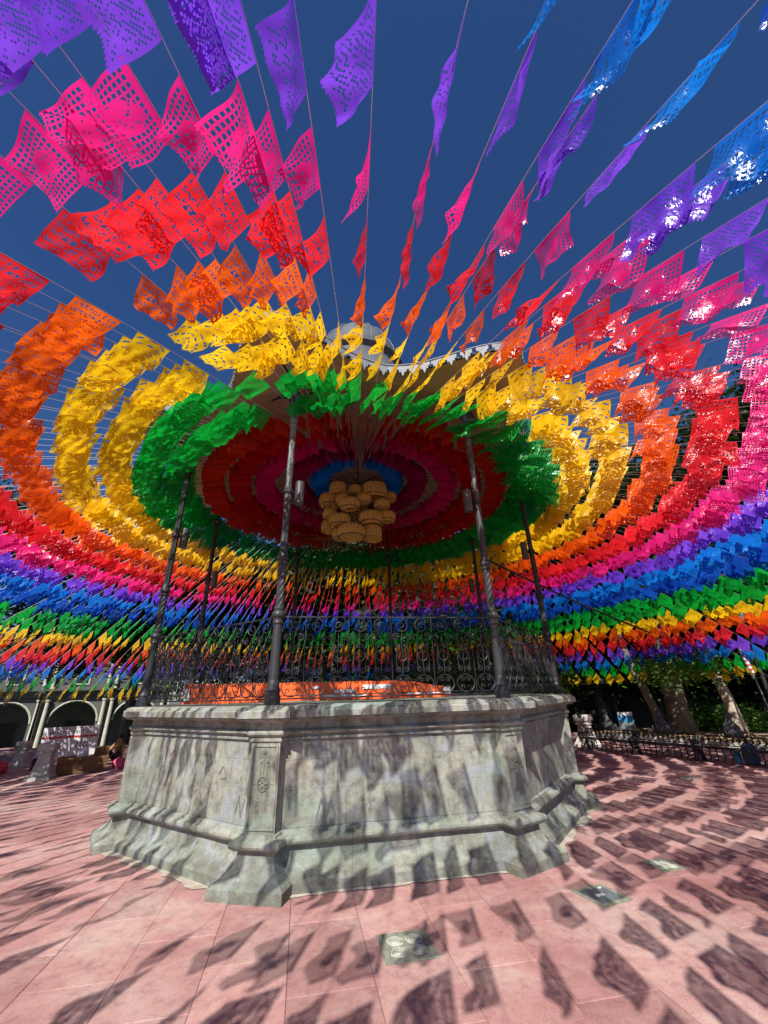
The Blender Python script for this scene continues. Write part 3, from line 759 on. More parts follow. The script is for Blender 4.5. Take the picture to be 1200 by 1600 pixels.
def sector(d):
    d = (d + 180) % 360 - 180
    tbl = [(-135,'to the lower left edge past the far left post'),(-109,'over the upper left corner'),(-35,'over the upper right corner'),(-12,'to the right edge at mid height'),(12,'low to the right beyond the far right post'),
           (35,'back right above the iron benches'),(60,'back right behind the right posts'),(85,'straight back behind the bandstand, right half'),(110,'straight back behind the bandstand, left half'),(135,'back left behind the left posts'),
           (160,'back left above the arcade'),(180,'low to the left edge beyond the far left post')]
    if -180 <= d < -157: return 'to the left edge at mid height'
    for lim, s in tbl:
        if d <= lim: return s
    return tbl[-1][1]
W = Vector((-1.0, -.12, 0)); secn = {}
ORDW = ['','first','second','third','fourth','fifth','sixth','seventh','eighth','ninth','tenth','eleventh','twelfth','thirteenth','fourteenth','fifteenth','sixteenth','seventeenth','eighteenth','nineteenth','twentieth','twenty-first','twenty-second','twenty-third','twenty-fourth']
nfl = 0
OFF = [(-180,0),(-135,0),(-112,.27),(-94,.30),(-90,.12),(-86,0),(-80,-.04),(-75,-.25),(-66,-.20),(-60,-.05),(0,-.05),(180,0)]
def off(d):
    d = (d + 180) % 360 - 180
    for (a0, o0), (a1, o1) in zip(OFF, OFF[1:]):
        if d <= a1: return o0 + (o1-o0)*(d-a0)/(a1-a0)
    return 0
for gi, (deg, isf) in enumerate(az):
    an = R(deg); goff = rf.uniform(-.05, .05)
    g = empty('flag_garland', (CX, CY, 0), an)
    if isf:
        i = front.index(deg)
        rel = i - front.index(-90.9)
        ordw = ['','first','second','third','fourth','fifth','sixth','seventh','eighth','ninth','tenth','eleventh','twelfth','thirteenth','fourteenth']
        lab = (f'{ordw[abs(rel)]} overhead flag string to the {"left" if rel < 0 else "right"} of the one above the pale post' if rel else 'overhead flag string passing right above the pale front left post')
        tag(g, lab, 'flag garland', 'strings of cut paper flags radiating from the bandstand')
    else:
        sname = sector(deg); secn[sname] = secn.get(sname, 0) + 1
        dn = (deg + 180) % 360 - 180
        end = 'top' if -62 < dn <= 12 else ('right' if 12 < dn <= 160 else 'bottom')
        tag(g, f'{ORDW[min(secn[sname], 24)]} string from the {end} among flags running {SHORT[sname]}', 'flag garland', 'strings of cut paper flags running ' + sname)
    s = share(s_full, 'string', g)
    dz = rf.uniform(-.05, .05); s.location = (0, 0, dz)
    d = Vector((math.cos(an), math.sin(an), 0)); perp = Vector((-d.y, d.x, 0))
    wa = W.dot(d); wp = W.dot(perp)
    for r, cn in IN + OUT:
        inside = r < 3.2
        if r < 1.0 and gi % 2: continue
        if cn == 'green' and r < 3.5 and (-104.5 < deg < -98.5 or -62 < deg < -58): continue
        if cn == 'green' and 3.5 < r < 4 and (-102.5 < deg < -97.5 or -62 < deg < -58.7): continue
        r1 = r + rf.uniform(-.035, .035) + (off(deg) + goff if r > 4.2 else .7*off(deg) if r > 3.5 else 0) + (.22 if r > 7.4 and -130 < deg < -82 else 0)
        if rf.random() < .012 and not inside: continue
        slope = math.atan2(HZ(r1+FW)-HZ(r1), FW)
        dn_ = (deg+180) % 360 - 180
        m_ = (rf.gauss(.70, .35) if -118 < dn_ < -95 else rf.gauss(.5, .2) if -95 <= dn_ < -89 else rf.gauss(.20, .13) if -89 <= dn_ < -81 else rf.gauss(.22, .15) if -81 <= dn_ < -66 else rf.gauss(.4, .2) if dn_ <= -118 else rf.gauss(.20, .17)) if not inside else rf.gauss(.05, .05)
        if cn == 'green' and 3 < r < 4: m_ = rf.gauss(.75, .3)
        m_ = max(-.05, min(1.9, m_))
        sh = wa*m_ + rf.uniform(-.10, .10)
        si = min(range(5), key=lambda q: abs(SH[q]-sh))
        tilt = math.atan(wp*m_) + (rf.uniform(-.18, .18) if not inside else rf.uniform(-.05, .05))
        wx = CX + d.x*r; wy = CY + d.y*r
        dist = math.hypot(wx, wy)
        kd = PAT[cn]
        if inside: me = solid[(si, rf.randrange(2))]
        elif dist < 8.5: me = fine[(kd, si, rf.randrange(3))]
        elif dist < 22: me = coarse[(kd, si, rf.randrange(2))]
        else: me = solid[(si, rf.randrange(2))]
        o = bpy.data.objects.new('flag', me); col.objects.link(o); o.parent = g
        sc_ = rf.uniform(.92, 1.03) * (1.08 if cn == 'green' and r < 4 else 1) * (1.12 if r > 7.4 and not isf else 1.0)
        if r < 1.0: sc_ *= 1.0
        # local frame: X along the string, swing about it
        o.rotation_euler = (Matrix.Rotation(-slope, 3, 'Y') @ Matrix.Rotation(tilt, 3, 'X')).to_euler()
        o.location = (r1, 0, HZ(r1)+dz); o.scale = (sc_, sc_*(1 if wp > 0 else -1)*(.35 if inside else 1), sc_)
        if inside: o.scale.x *= .93; o.scale.z *= .8
        elif -72 < dn_ < 10: o.scale.z *= 1.25
        o.material_slots[0].link = 'OBJECT'; o.material_slots[0].material = FM[cn]
        nfl += 1
bpy.data.objects.remove(s_full, do_unlink=True)
print('garlands', len(az), 'flags', nfl)

# supporting cable and three dark lighting cables
m = MB(); m.tube([(CX + R_END*math.cos(q*math.pi/60), CY + R_END*math.sin(q*math.pi/60), HZ(R_END)+.004) for q in range(120)], .012, 4, True)
tag(m.build('support_cable', M['cable']), 'thin dark cable ring holding the outer ends of the flag strings', 'cable')
def sag(p, q, s, n=16): return [Vector(p).lerp(Vector(q), i/n) - Vector((0,0,s*4*(i/n)*(1-i/n))) for i in range(n+1)]
m = MB(); m.tube(sag((2.4,9.6,4.6),(12.6,15.6,2.3), .25), .03, 5)
tag(m.build('power_cable', M['cable']), 'thick black cable sloping from the bandstand to the right past blue flags', 'cable')
m = MB(); m.tube(sag((1.6,12.0,3.4),(9.5,20.6,1.6), .2), .028, 5)
tag(m.build('power_cable', M['cable']), 'black cable sloping down behind the far right post', 'cable')
m = MB(); m.tube(sag((-14.5,12.0,2.9),(-3.6,10.2,4.4), .35), .014, 5)
tag(m.build('power_cable', M['cable']), 'black cable crossing the flags left of the bandstand', 'cable')

# ------------------------------------------------------------------ trees
def leaf_cloud(seed, rx, rz, ncl, per, size, hole=.0):
    rg = random.Random(seed); m = MB()
    lobes = [(Vector((rg.gauss(0, .5), rg.gauss(0, .5), rg.gauss(0, .38))), rg.uniform(.35, .6)) for _ in range(11)]
    for _ in range(ncl):
        lc, lr = lobes[rg.randrange(len(lobes))]
        d = Vector((rg.gauss(0, 1), rg.gauss(0, 1), rg.gauss(0, 1))).normalized() * lr * rg.uniform(.55, 1.05)
        c = lc + d; c = Vector((c.x*rx, c.y*rx, c.z*rz)); cr = rg.uniform(.25, .62)
        for _ in range(per):
            p = c + Vector((rg.gauss(0, cr), rg.gauss(0, cr), rg.gauss(0, cr*.6)))
            a = Vector((rg.gauss(0, 1), rg.gauss(0, 1), rg.gauss(0, .5))).normalized(); b_ = a.orthogonal().normalized()
            b_ = (Matrix.Rotation(rg.uniform(0, 6.28), 3, a) @ b_)
            s = size*rg.uniform(.6, 1.3)
            m.add([p-a*s, p+b_*s*.45, p+a*s, p-b_*s*.45], [(0,1,2,3)])
    return m
def trunk_mesh(seed, h, r, limbs=5, lean=0.0, spread=2.2):
    rg = random.Random(seed); m = MB()
    pts = [Vector((lean*t*t + .10*math.sin(t*4+seed), .10*math.cos(t*3+seed), h*t)) for t in [i/7 for i in range(8)]]
    m.tube(pts, [r*1.5] + [r*(1.05-.5*i/7) for i in range(1, 8)], 10)
    for q in range(limbs):
        a = q*2*math.pi/limbs + rg.uniform(-.4, .4); s = pts[5 + q % 3 - (1 if q % 2 else 0)]
        e = pts[-1] + Vector((math.cos(a)*spread, math.sin(a)*spread, rg.uniform(.6, 2.4)))
        mid = s.lerp(e, .5) + Vector((rg.uniform(-.3,.3), rg.uniform(-.3,.3), .35))
        m.tube([s, s.lerp(mid, .5)+Vector((0,0,.1)), mid, mid.lerp(e, .55), e], [r*.5, r*.4, r*.3, r*.2, r*.08], 6)
    return m
crowns = [leaf_cloud(s, 3.4, 2.5, 330, 60, .115).build('crown', M['leaf']) for s in (1, 2, 3)]
tm = [trunk_mesh(s, 4.6, .27, 6).build('trunk', M['bark'], None, True) for s in (1, 2, 3)]
tree_list = [  # x, y, trunk scale, crown z, crown scale, label
 (10.2,15.9,1.35,8.2,1.15,'thick grey trunked laurel tree behind the iron benches'),
 (15.2,12.2,1.0,9.6,1.25,'tall tree at the right edge rising above the pink flags'),
 (15.5,17.5,1.1,9.3,1.35,'broad dark tree behind the slim pale trunk at right'),
 (7.6,21.6,1.0,8.8,1.35,'dark tree behind the far right post of the bandstand'),
 (2.6,24.0,1.1,9.4,1.6,'dark tree straight behind the right half of the bandstand'),
 (-3.4,24.2,1.1,9.4,1.6,'dark tree straight behind the left half of the bandstand'),
 (-8.8,23.4,1.1,9.0,1.45,'dark tree behind the back left post of the bandstand'),
 (-13.2,22.6,1.0,9.4,1.2,'dark tree between the bandstand and the left arcade'),
 (10.5,22.5,1.0,6.9,1.25,'dark street tree added to shade the right arcade near the thin trunk'),  # this and the next three street trees added to shade the right arcade
 (15.5,22.0,1.0,6.9,1.3,'dark street tree added to shade the right arcade near the pale trunk'),
 (20.8,20.5,1.0,7.2,1.35,'dark street tree added to shade the arcade at the right edge'),
 (6.0,23.0,1.0,6.6,1.2,'dark street tree added to shade the arcade behind the base corner'),
 (-15.5,13.9,.95,7.6,.95,'dark tree at the left edge behind red flags'),
 (17.5,6.5,1.0,8.6,1.1,'shade tree beyond the right edge of the plaza'),
 (-14.9,4.6,1.0,7.4,1.1,'shade tree beyond the left edge of the plaza'),
 (-16.5,-1.0,1.0,8.4,1.1,'shade tree standing further back on the left of the plaza'),
]
rt = random.Random(4)
for i, (x, y, ts, cz, cs, lab) in enumerate(tree_list):
    t = empty('tree', (x, y, -.04 if y < 18.5 else -1.75), rt.uniform(0, 6.28), lab, 'tree', 'laurel trees around the plaza')
    tr = share(tm[i % 3], 'trunk', t); tr.scale = (ts, ts, (cz-1.2)/5.2)
    c = share(crowns[i % 3], 'crown', t, (0, 0, cz), (0, 0, rt.uniform(0, 6.28))); c.scale = (cs, cs, cs*1.05)
    if x < -8 and y < 20: continue
    c2 = share(crowns[(i+1) % 3], 'lower_crown', t, (rt.uniform(-1,1), rt.uniform(-1,1), cz-2.6), (0, 0, rt.uniform(0, 6.28))); c2.scale = (cs*.85, cs*.85, cs*.62)
for o in crowns + tm: bpy.data.objects.remove(o, do_unlink=True)
# big trunk gets extra stems; slim pale tree beside it
def lone(name, x, y, pts, rad, mat, lab, n=9):
    t = empty('tree', (x, y, -.04), 0, lab, 'tree', 'bare trunks behind the benches')
    m = MB(); m.tube(pts, rad, n); m.build('trunk', mat, t, True); return t
t = lone('tree', 11.67, 15.4, [(0,0,0),(-.02,0,.6),(-.08,0,1.2),(-.13,.1,1.8),(-.1,.2,2.8),(.1,.3,4.2)], [.24,.19,.17,.155,.14,.1], M['bark_pale'], 'slim tree with sunlit pale bark right of the thick trunk')
m = leaf_cloud(31, 1.6, 1.1, 90, 50, .11); c = m.build('crown', M['leaf'], t); c.location = (.2, .3, 5.6)
t = lone('tree', 9.55, 16.1, [(0,0,0),(-.10,0,.8),(-.32,0,1.6),(-.55,.1,2.5),(-.6,.2,4.0)], [.22,.15,.13,.12,.1], M['bark'], 'thin dark leaning trunk just left of the thick laurel')
m = leaf_cloud(32, 1.3, .9, 60, 50, .11); c = m.build('crown', M['leaf'], t); c.location = (-.6, .2, 5.2)
# low sunlit sprays of leaves
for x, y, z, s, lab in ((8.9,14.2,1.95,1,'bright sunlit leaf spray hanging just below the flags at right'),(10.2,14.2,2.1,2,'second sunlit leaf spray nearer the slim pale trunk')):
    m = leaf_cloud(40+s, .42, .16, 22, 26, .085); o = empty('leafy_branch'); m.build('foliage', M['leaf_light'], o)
    m2 = MB(); m2.tube([(0,.0,.0),(.5,.6,.25),(1.2,1.5,.8)], [.02,.03,.04], 5); m2.build('twig', M['bark'], o)
    o.location = (x, y, z); tag(o, lab, 'branch')
# shrubs behind the bandstand
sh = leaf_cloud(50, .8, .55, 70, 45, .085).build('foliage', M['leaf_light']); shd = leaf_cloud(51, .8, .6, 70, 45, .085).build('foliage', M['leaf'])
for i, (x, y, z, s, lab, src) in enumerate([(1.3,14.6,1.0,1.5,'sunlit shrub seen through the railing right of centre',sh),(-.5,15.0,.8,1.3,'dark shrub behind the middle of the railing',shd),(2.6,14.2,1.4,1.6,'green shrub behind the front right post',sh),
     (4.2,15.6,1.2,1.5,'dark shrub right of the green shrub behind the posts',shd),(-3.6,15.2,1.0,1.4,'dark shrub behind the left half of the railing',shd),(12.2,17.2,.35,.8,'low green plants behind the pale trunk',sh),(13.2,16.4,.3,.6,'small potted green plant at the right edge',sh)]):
    t = empty('shrub', (x, y, 0), i*1.1, lab, 'shrub'); f = share(src, 'foliage', t, (0, 0, z)); f.scale = (s, s, s)
    m = MB(); m.tube([(0,0,-.04),(.03,0,z*.6)], .04, 6); m.build('stem', M['bark'], t)
for o in (sh, shd): bpy.data.objects.remove(o, do_unlink=True)

# ------------------------------------------------------------------ arcaded buildings down on the street
def arcade(name, x, y, rz, nb, bay, spring, rise_top, upper, lab, wall, colm, lit_col=True, sign=False):
    t = empty(name, (x, y, -1.75), rz, lab, 'building')
    Hc = spring                                  # springing height of arches above street
    ow = bay*.36; n = 12
    for i in range(nb):
        cx = (i+.5)*bay; m = MB()
        arc = [(cx + ow*math.cos(math.pi*q/n), Hc + ow*.95*math.sin(math.pi*q/n)) for q in range(n+1)]
        top = rise_top
        for y_ in (0, .45):                       # front and back skins with arch opening
            vs = [(p[0], y_, p[1]) for p in arc] + [(p[0], y_, top) for p in arc]
            m.add(vs, [(q, q+1, n+1+q+1, n+1+q) if y_ else (q+1, q, n+1+q, n+2+q) for q in range(n)])
        m.add([(p[0], 0, p[1]) for p in arc] + [(p[0], .45, p[1]) for p in arc], [(q, q+1, n+2+q, n+1+q) for q in range(n)])
        for sx in (-1, 1):
            xa = cx + sx*ow; xb = cx + sx*bay/2
            m.box((min(xa, xb), 0, 0), (max(xa, xb), .45, top))
        m.build('arch_bay', wall, t)
        a_ = MB(); a_.tube([(cx + (ow+.07)*math.cos(math.pi*q/n), -.02, Hc + (ow+.07)*.95*math.sin(math.pi*q/n)) for q in range(n+1)], .06, 5); a_.build('arch_moulding', colm, t)
        if i % 2 == 0 or True:
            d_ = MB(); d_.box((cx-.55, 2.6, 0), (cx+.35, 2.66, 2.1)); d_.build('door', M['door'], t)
    for i in range(nb+1):
        for s_ in (-.22, .22):
            c_ = MB(); xx = i*bay + s_
            c_.lathe([(.19,0),(.19,.12),(.15,.15),(.145,.25),(.13,.3),(.125,Hc*.6),(.105,Hc+ow*.9),(.10,Hc+ow*.95),(.15,Hc+ow*.98),(.17,Hc+ow*1.08)], 10, (xx, -.2)); c_.build('column', colm, t)
        p_ = MB(); p_.box((i*bay-.42, -.42, 0), (i*bay+.42, -.0, .42)); p_.build('pedestal', colm, t)
    L = nb*bay
    m = MB(); m.box((-.4, -.35, rise_top), (L+.4, .45, rise_top+.14)); m.box((-.5, -.5, rise_top+.14), (L+.5, .45, rise_top+.26)); m.build('cornice', wall, t)
    m = MB(); m.box((-.4, 0, rise_top+.26), (L+.4, .45, rise_top+upper)); m.build('upper_wall', wall, t)
    for i in range(nb):
        cx = (i+.5)*bay
        w_ = MB(); w_.box((cx-.45, -.05, rise_top+.5), (cx+.45, .02, rise_top+2.3)); f_ = w_.build('window', colm, t)
        g_ = MB(); g_.box((cx-.32, -.08, rise_top+.62), (cx+.32, -.052, rise_top+2.18)); g_.build('pane', M['dark'], f_)
        for s_ in (-.12, .12):
            q_ = MB(); q_.lathe([(.11,rise_top+.26),(.09,rise_top+.4),(.085,rise_top+2.5),(.13,rise_top+2.6)], 8, (i*bay+s_*2, -.14)); q_.build('upper_column', colm, t)
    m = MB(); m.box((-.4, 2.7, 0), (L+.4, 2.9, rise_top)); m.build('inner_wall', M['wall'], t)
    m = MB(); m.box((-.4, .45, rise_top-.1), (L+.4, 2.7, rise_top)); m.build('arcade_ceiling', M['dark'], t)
    m = MB(); m.box((-.6, -.1, rise_top+upper), (L+.6, 6, rise_top+upper+.2)); m.build('roof', wall, t)
    if sign:
        cu = bpy.data.curves.new('sign_text', 'FONT'); cu.body = 'GZ'; cu.size = .5; cu.extrude = .01
        to = bpy.data.objects.new('sign_text', cu); me = bpy.data.meshes.new_from_object(to); bpy.data.objects.remove(to)
        me.transform(Matrix.Rotation(R(90), 4, 'X')); me.materials.clear(); me.materials.append(M['steel'])
        s_ = bpy.data.objects.new('sign_lettering', me); col.objects.link(s_); s_.parent = t; s_.location = (bay*.33+.2, -.06, rise_top-.55)
    return t
arcade('arcade_building', -34.5, 21.5, R(31), 6, 3.55, 2.15, 3.9, 3.6, 'pale stone arcade with paired columns behind the plaza at left', M['wall'], M['column'])
arcade('arcade_building', 8.5, 31.5, R(-7), 7, 3.3, 1.75, 3.3, 5.5, 'shaded stone arcade behind the benches and trees at right', M['wall'], M['wall'], sign=True)
arcade('arcade_building', -13.5, 33.0, R(-2), 6, 3.5, 2.1, 3.8, 4.2, 'pale building glimpsed through the railing behind the bandstand', M['column'], M['column'])

# ------------------------------------------------------------------ benches on the right
def sc2(mb, c, r0, r1, a0, a1, ax, n=10, w=.009): scroll(mb, Vector(c), r0, r1, a0, a1, ax, n, w)
BL = 1.42
bench = empty('iron_bench', (0, 0, 0))
m = MB(); m.box((-.18,-BL/2,.275),(.18,BL/2,.30)); m.build('seat', M['iron'], bench)
m = MB(); m.tube([(.16,-BL/2,.52),(.16,BL/2,.52)], .013, 5); m.tube([(.16,-BL/2,.33),(.16,BL/2,.33)], .010, 5)
for q in range(12):
    y = -BL/2 + BL*(q+.5)/12
    m.tube([(.16,y-.02,.33),(.16,y+.025,.39),(.16,y-.025,.46),(.16,y+.01,.52)], .014, 4)
    scroll(m, Vector((.16,y,.43)), .042, .01, 0, R(400), Vector((0,1,0)), 10, .011)
m.build('backrest', M['iron'], bench)
cm = MB()                                        # crest: rounded shield with a head-shaped knob
cm.tube([(.16,0,.50),(.16,0,.58),(.16,0,.66),(.16,0,.72),(.16,0,.77)], [.17,.19,.15,.08,.05], 10)
cm.tube([(.16,0,.76),(.16,0,.80),(.16,0,.84),(.16,0,.88)], [.045,.068,.065,.03], 8)
for s in (-1, 1):
    scroll(cm, Vector((.16, s*.17, .56)), .07, .02, R(60), R(60)-R(420), Vector((0,s,0)), 12, .016)
    scroll(cm, Vector((.16, s*.30, .545)), .045, .012, R(60), R(60)-R(420), Vector((0,s,0)), 12, .011)
for v_ in range(len(cm.v)): x_, y_, z_ = cm.v[v_]; cm.v[v_] = (.16 + (x_-.16)*.45, y_*1.1, .5 + (z_-.5)*1.4)
cm.build('crest', M['crest'], bench, True)
def end_mesh():
    m = MB()
    m.tube([(-.15,0,0),(-.17,0,.08),(-.11,0,.18),(-.17,0,.28),(-.19,0,.36),(-.15,0,.42),(-.05,0,.42),(.1,0,.40),(.16,0,.52)], [.03,.02,.018,.02,.018,.02,.016,.016,.02], 6)
    m.tube([(.17,0,0),(.15,0,.1),(.10,0,.2),(.16,0,.30),(.16,0,.52)], [.03,.02,.018,.018,.018], 6)
    m.tube([(-.12,0,.17),(0,0,.12),(.11,0,.18)], .012, 5)
    for s in (-1, 1): scroll(m, Vector((s*.06,0,.21)), .05, .012, R(90), R(90)-R(450), Vector((s,0,0)), 12, .010)
    scroll(m, Vector((-.04,0,.36)), .045, .012, 0, R(430), Vector((1,0,0)), 12, .010)
    return m
e1 = end_mesh().build('bench_end', M['iron'], bench); e1.location = (0, -BL/2, 0)
e2 = share(e1, 'bench_end', bench, (0, BL/2, 0))
ml = MB()
for q in range(9):
    y = -BL/2 + BL*(q+1)/10
    ml.tube([(.10,y,.275),(.13,y,.15),(.16,y+.02,.05),(.12,y+.04,.02)], .014, 4)
ml.tube([(.13,-BL/2,.10),(.13,BL/2,.10)], .008, 4)
ml.build('lower_grille', M['iron'], bench)
p0, p1 = Vector((5.55, 13.35, 0)), Vector((8.45, 8.6, 0)); u = (p1-p0).normalized()
labs = ['black ornate iron bench nearest the bandstand base','black ornate iron bench second from the bandstand','black ornate iron bench in front of the slim pale trunk','black ornate iron bench at the right edge with a backpack beside it']
an = math.atan2(u.y, u.x) + R(90)
for i in range(4):
    o = bench if i == 0 else copy_tree(bench)
    c = p0 + u*(.75 + i*(BL+.05)); o.location = c; o.rotation_euler = (0, 0, math.atan2(u.y, u.x) + R(90))
    tag(o, labs[i], 'bench', 'ornate iron benches in a row at right')
# planting bed kerb behind the benches
k = empty('planting_bed', (8.9, 12.9, 0), math.atan2(u.y, u.x), 'low pale kerbed planting bed behind the iron benches', 'planting bed')
m = MB(); m.box((-4.2,.0,0),(4.2,.18,.16)); m.build('kerb', M['pstone'], k)
m = MB(); m.box((-4.2,.18,0),(4.2,3.4,.10)); m.build('soil', M['soil'], k)

# grey stone post with planter, at the base's right shoulder
def planter_post(x, y, s, lab, mat, rz=0.3):
    t = empty('stone_pedestal', (x, y, 0), rz, lab, 'pedestal', 'stone pedestals at the edge of the plaza')
    def sq(mb, prof):
        vs = []
        for r, z in prof: vs += [(-r,-r,z),(r,-r,z),(r,r,z),(-r,r,z)]
        mb.add(vs, [(i*4+q, i*4+(q+1) % 4, i*4+4+(q+1) % 4, i*4+4+q) for i in range(len(prof)-1) for q in range(4)] + [(len(prof)*4-4, len(prof)*4-3, len(prof)*4-2, len(prof)*4-1)])
    m = MB(); sq(m, [(.24*s,-.01),(.24*s,.06*s),(.21*s,.07*s),(.20*s,.12*s)]); m.build('foot', mat, t)
    m = MB(); sq(m, [(.19*s,.12*s),(.165*s,.20*s),(.12*s,.42*s),(.115*s,.50*s)]); m.build('shaft', mat, t)
    m = MB(); sq(m, [(.14*s,.50*s),(.145*s,.53*s),(.125*s,.54*s),(.125*s,.56*s),(.165*s,.60*s),(.17*s,.72*s),(.15*s,.735*s)]); m.build('cap', mat, t)
    return t
planter_post(-8.05, 10.95, 1.0, 'weathered stone pedestal left of the wooden crate', M['pstone'])
planter_post(-10.2, 12.9, .86, 'paler stone pedestal with broad basin top further left', M['pstone'], .2)
planter_post(5.9, 13.9, 1.15, 'pale stone pedestal behind the right shoulder of the base', M['mortar'], .5)
# blue and white stand
t = empty('information_stand', (8.75, 16.9, 0), R(-25), 'blue and white information stand beyond the nearest iron bench', 'stand')
m = MB(); m.box((-.26,-.12,0),(.26,.12,.40)); m.build('base', M['steel'], t)
m = MB(); m.box((-.25,-.11,.40),(.25,.11,.60)); m.build('blue_panel', M['blue'], t)
m = MB(); m.box((-.24,-.10,.60),(.24,.10,.72)); m.build('white_panel', M['white'], t)
# lamp posts
def lamp_post(x, y, h, lab, rad=.05):
    t = empty('lamp_post', (x, y, 0), 0, lab, 'lamp post', 'black lamp posts around the plaza')
    m = MB(); m.lathe([(rad*2.2,-.02),(rad*2.2,.1),(rad*1.4,.15),(rad*1.2,.5),(rad,.55),(rad*.7,h)], 10); m.build('pole', M['cable'], t)
    m = MB(); m.lathe([(rad*1.2,h),(rad*2,h+.04),(rad*2.6,h+.24),(rad*2.8,h+.25),(rad*.9,h+.36),(rad*.3,h+.42)], 8); m.build('lantern', M['steel'], t)
lamp_post(-11.3, 14.4, 1.85, 'black lamp post before the left arcade between arches', .035)
lamp_post(-13.1, 15.2, 1.5, 'thin black lamp post at the far left edge', .025)
lamp_post(11.2, 13.2, 3.3, 'tall black lamp post near the right edge', .06)
# pink and white striped pole above it
t = empty('striped_pole', (10.7, 12.9, -.04), 0, 'slim pole wrapped in pink and white stripes near the right edge', 'pole')
for i in range(14):
    m = MB(); m.tube([(-.01*i, 0, 1.9+i*.06), (-.01*(i+1), 0, 1.96+i*.06)], .05, 8); m.build('stripe', M['pink'] if i % 2 else M['white'], t)
m = MB(); m.tube([(.15,0,0),(0,0,1.9)], .022, 6); m.build('pole', M['steel'], t)

# ------------------------------------------------------------------ left: poster board, crate, people and bags
t = empty('poster_board', (-9.85, 14.2, 0), R(31.3), 'white poster board with red band and black marks at left', 'poster')
m = MB(); m.box((-.72,-.02,.10),(.72,.02,.90)); m.build('board', M['white'], t)
m = MB()
for i in range(46):
    x = -.70 + 1.38*i/45; z = .62 + .018*math.sin(i*2.7)
    m.add([(x-.014,-.023,z-.03),(x+.016,-.023,z-.03),(x+.016,-.023,z+.03+.012*math.cos(i*4)),(x-.014,-.023,z+.03)], [(0,1,2,3)])
m.build('red_band', M['redprint'], t)
m = MB(); rg = random.Random(8)
def glyphs(x0, x1, z, h, w):
    x = x0
    while x < x1:
        ww = w*rg.uniform(.6, 1.2)
        if rg.random() < .86:
            s_ = rg.choice((0, 1, 2))
            m.add([(x,-.024,z),(x+ww*.3,-.024,z),(x+ww*.3,-.024,z+h),(x,-.024,z+h)], [(0,1,2,3)])
            if s_: m.add([(x+ww*.3,-.024,z+h*.75),(x+ww*.8,-.024,z+h*.75),(x+ww*.8,-.024,z+h),(x+ww*.3,-.024,z+h)], [(0,1,2,3)])
            if s_ == 2: m.add([(x+ww*.3,-.024,z),(x+ww*.8,-.024,z),(x+ww*.8,-.024,z+h*.25),(x+ww*.3,-.024,z+h*.25)], [(0,1,2,3)])
        x += ww*1.25
glyphs(-.45, .35, .845, .025, .03); glyphs(-.66, .45, .71, .075, .055)
for r_ in range(2):
    for q in range(4): m.add([(.18+q*.09,-.024,.42-r_*.10),(.21+q*.09,-.024,.42-r_*.10),(.215+q*.09,-.024,.47-r_*.10),(.185+q*.09,-.024,.48-r_*.10)], [(0,1,2,3)])
m.build('black_print', M['blackprint'], t)
m = MB()
for s in (-.6, .6): m.box((s-.02,.02,0),(s+.02,.05,.85))
m.build('stand', M['wood'], t)
t = empty('wooden_crate', (-7.7, 11.75, 0), R(36), 'brown wooden crate right of the stone pedestal', 'crate')
for i in range(5):
    m = MB(); m.box((-.52,-.26,.015+i*.068),(.52,-.235,.078+i*.068)); m.build('slat', M['wood'], t)
m = MB(); m.box((-.52,-.235,.01),(-.49,.26,.35)); m.box((.49,-.235,.01),(.52,.26,.35)); m.box((-.49,.235,.01),(.49,.26,.35)); m.box((-.49,-.235,.30),(.49,.235,.33)); m.build('box', M['wood'], t)
def thing_mesh(name, mb, mat, loc, lab, cat, rz=0, group=None, smooth=True):
    o = mb.build(name, mat, None, smooth); o.location = loc; o.rotation_euler = (0, 0, rz); return tag(o, lab, cat, group)
def bag_mesh(w, d, h, seed):
    rg = random.Random(seed); m = MB(); n = 12
    prof = [(.55,0),(.85,.03),(1,.25),(.95,.55),(.8,.8),(.45,.97),(.1,1)]
    vs = []
    for r, z in prof:
        for q in range(n):
            a = 2*math.pi*q/n; k_ = 1 + rg.uniform(-.08, .08)
            vs.append((w*r*k_*math.cos(a), d*r*k_*math.sin(a), h*z))
    m.add(vs, [(i*n+q, i*n+(q+1) % n, (i+1)*n+(q+1) % n, (i+1)*n+q) for i in range(len(prof)-1) for q in range(n)] + [tuple(range((len(prof)-1)*n, len(prof)*n)), tuple(reversed(range(n)))])
    m.tube([(-.3*w,0,h*.95),(-.1*w,0,h*1.15),(.2*w,0,h*1.12),(.35*w,0,h*.9)], .012, 5)
    return m
thing_mesh('plastic_tub', bag_mesh(.12,.12,.17,1), M['white'], (-7.72,11.72,.33), 'white plastic bag standing on the wooden crate', 'bag')
m = MB(); m.box((-.02,-.16,0),(.02,.16,.20), Matrix.Rotation(R(18), 4, 'Y')); thing_mesh('display_card', m, M['wood'], (-7.4,11.95,.335), 'brown card leaning on the wooden crate', 'card', R(-50), smooth=False)
thing_mesh('bag', bag_mesh(.17,.13,.24,2), M['pink'], (-7.05,12.25,0), 'pink patterned cloth bag on the ground by the crate', 'bag')
thing_mesh('bag', bag_mesh(.14,.12,.40,3), M['ochre'], (-6.75,12.95,0), 'ochre cloth bag near the bandstand base at left', 'bag')
thing_mesh('bag', bag_mesh(.22,.16,.26,4), M['redprint'], (-9.9,11.9,0), 'red bundle on the ground at the left edge', 'bag')
t = thing_mesh('backpack', bag_mesh(.16,.13,.42,5), M['pack'], (7.72,10.15,0), 'blue grey backpack standing against the rightmost bench', 'backpack')
thing_mesh('bag', bag_mesh(.06,.06,.22,6), M['blue'], (7.50,10.25,.02), 'small bright blue bottle bag beside the backpack', 'bag')

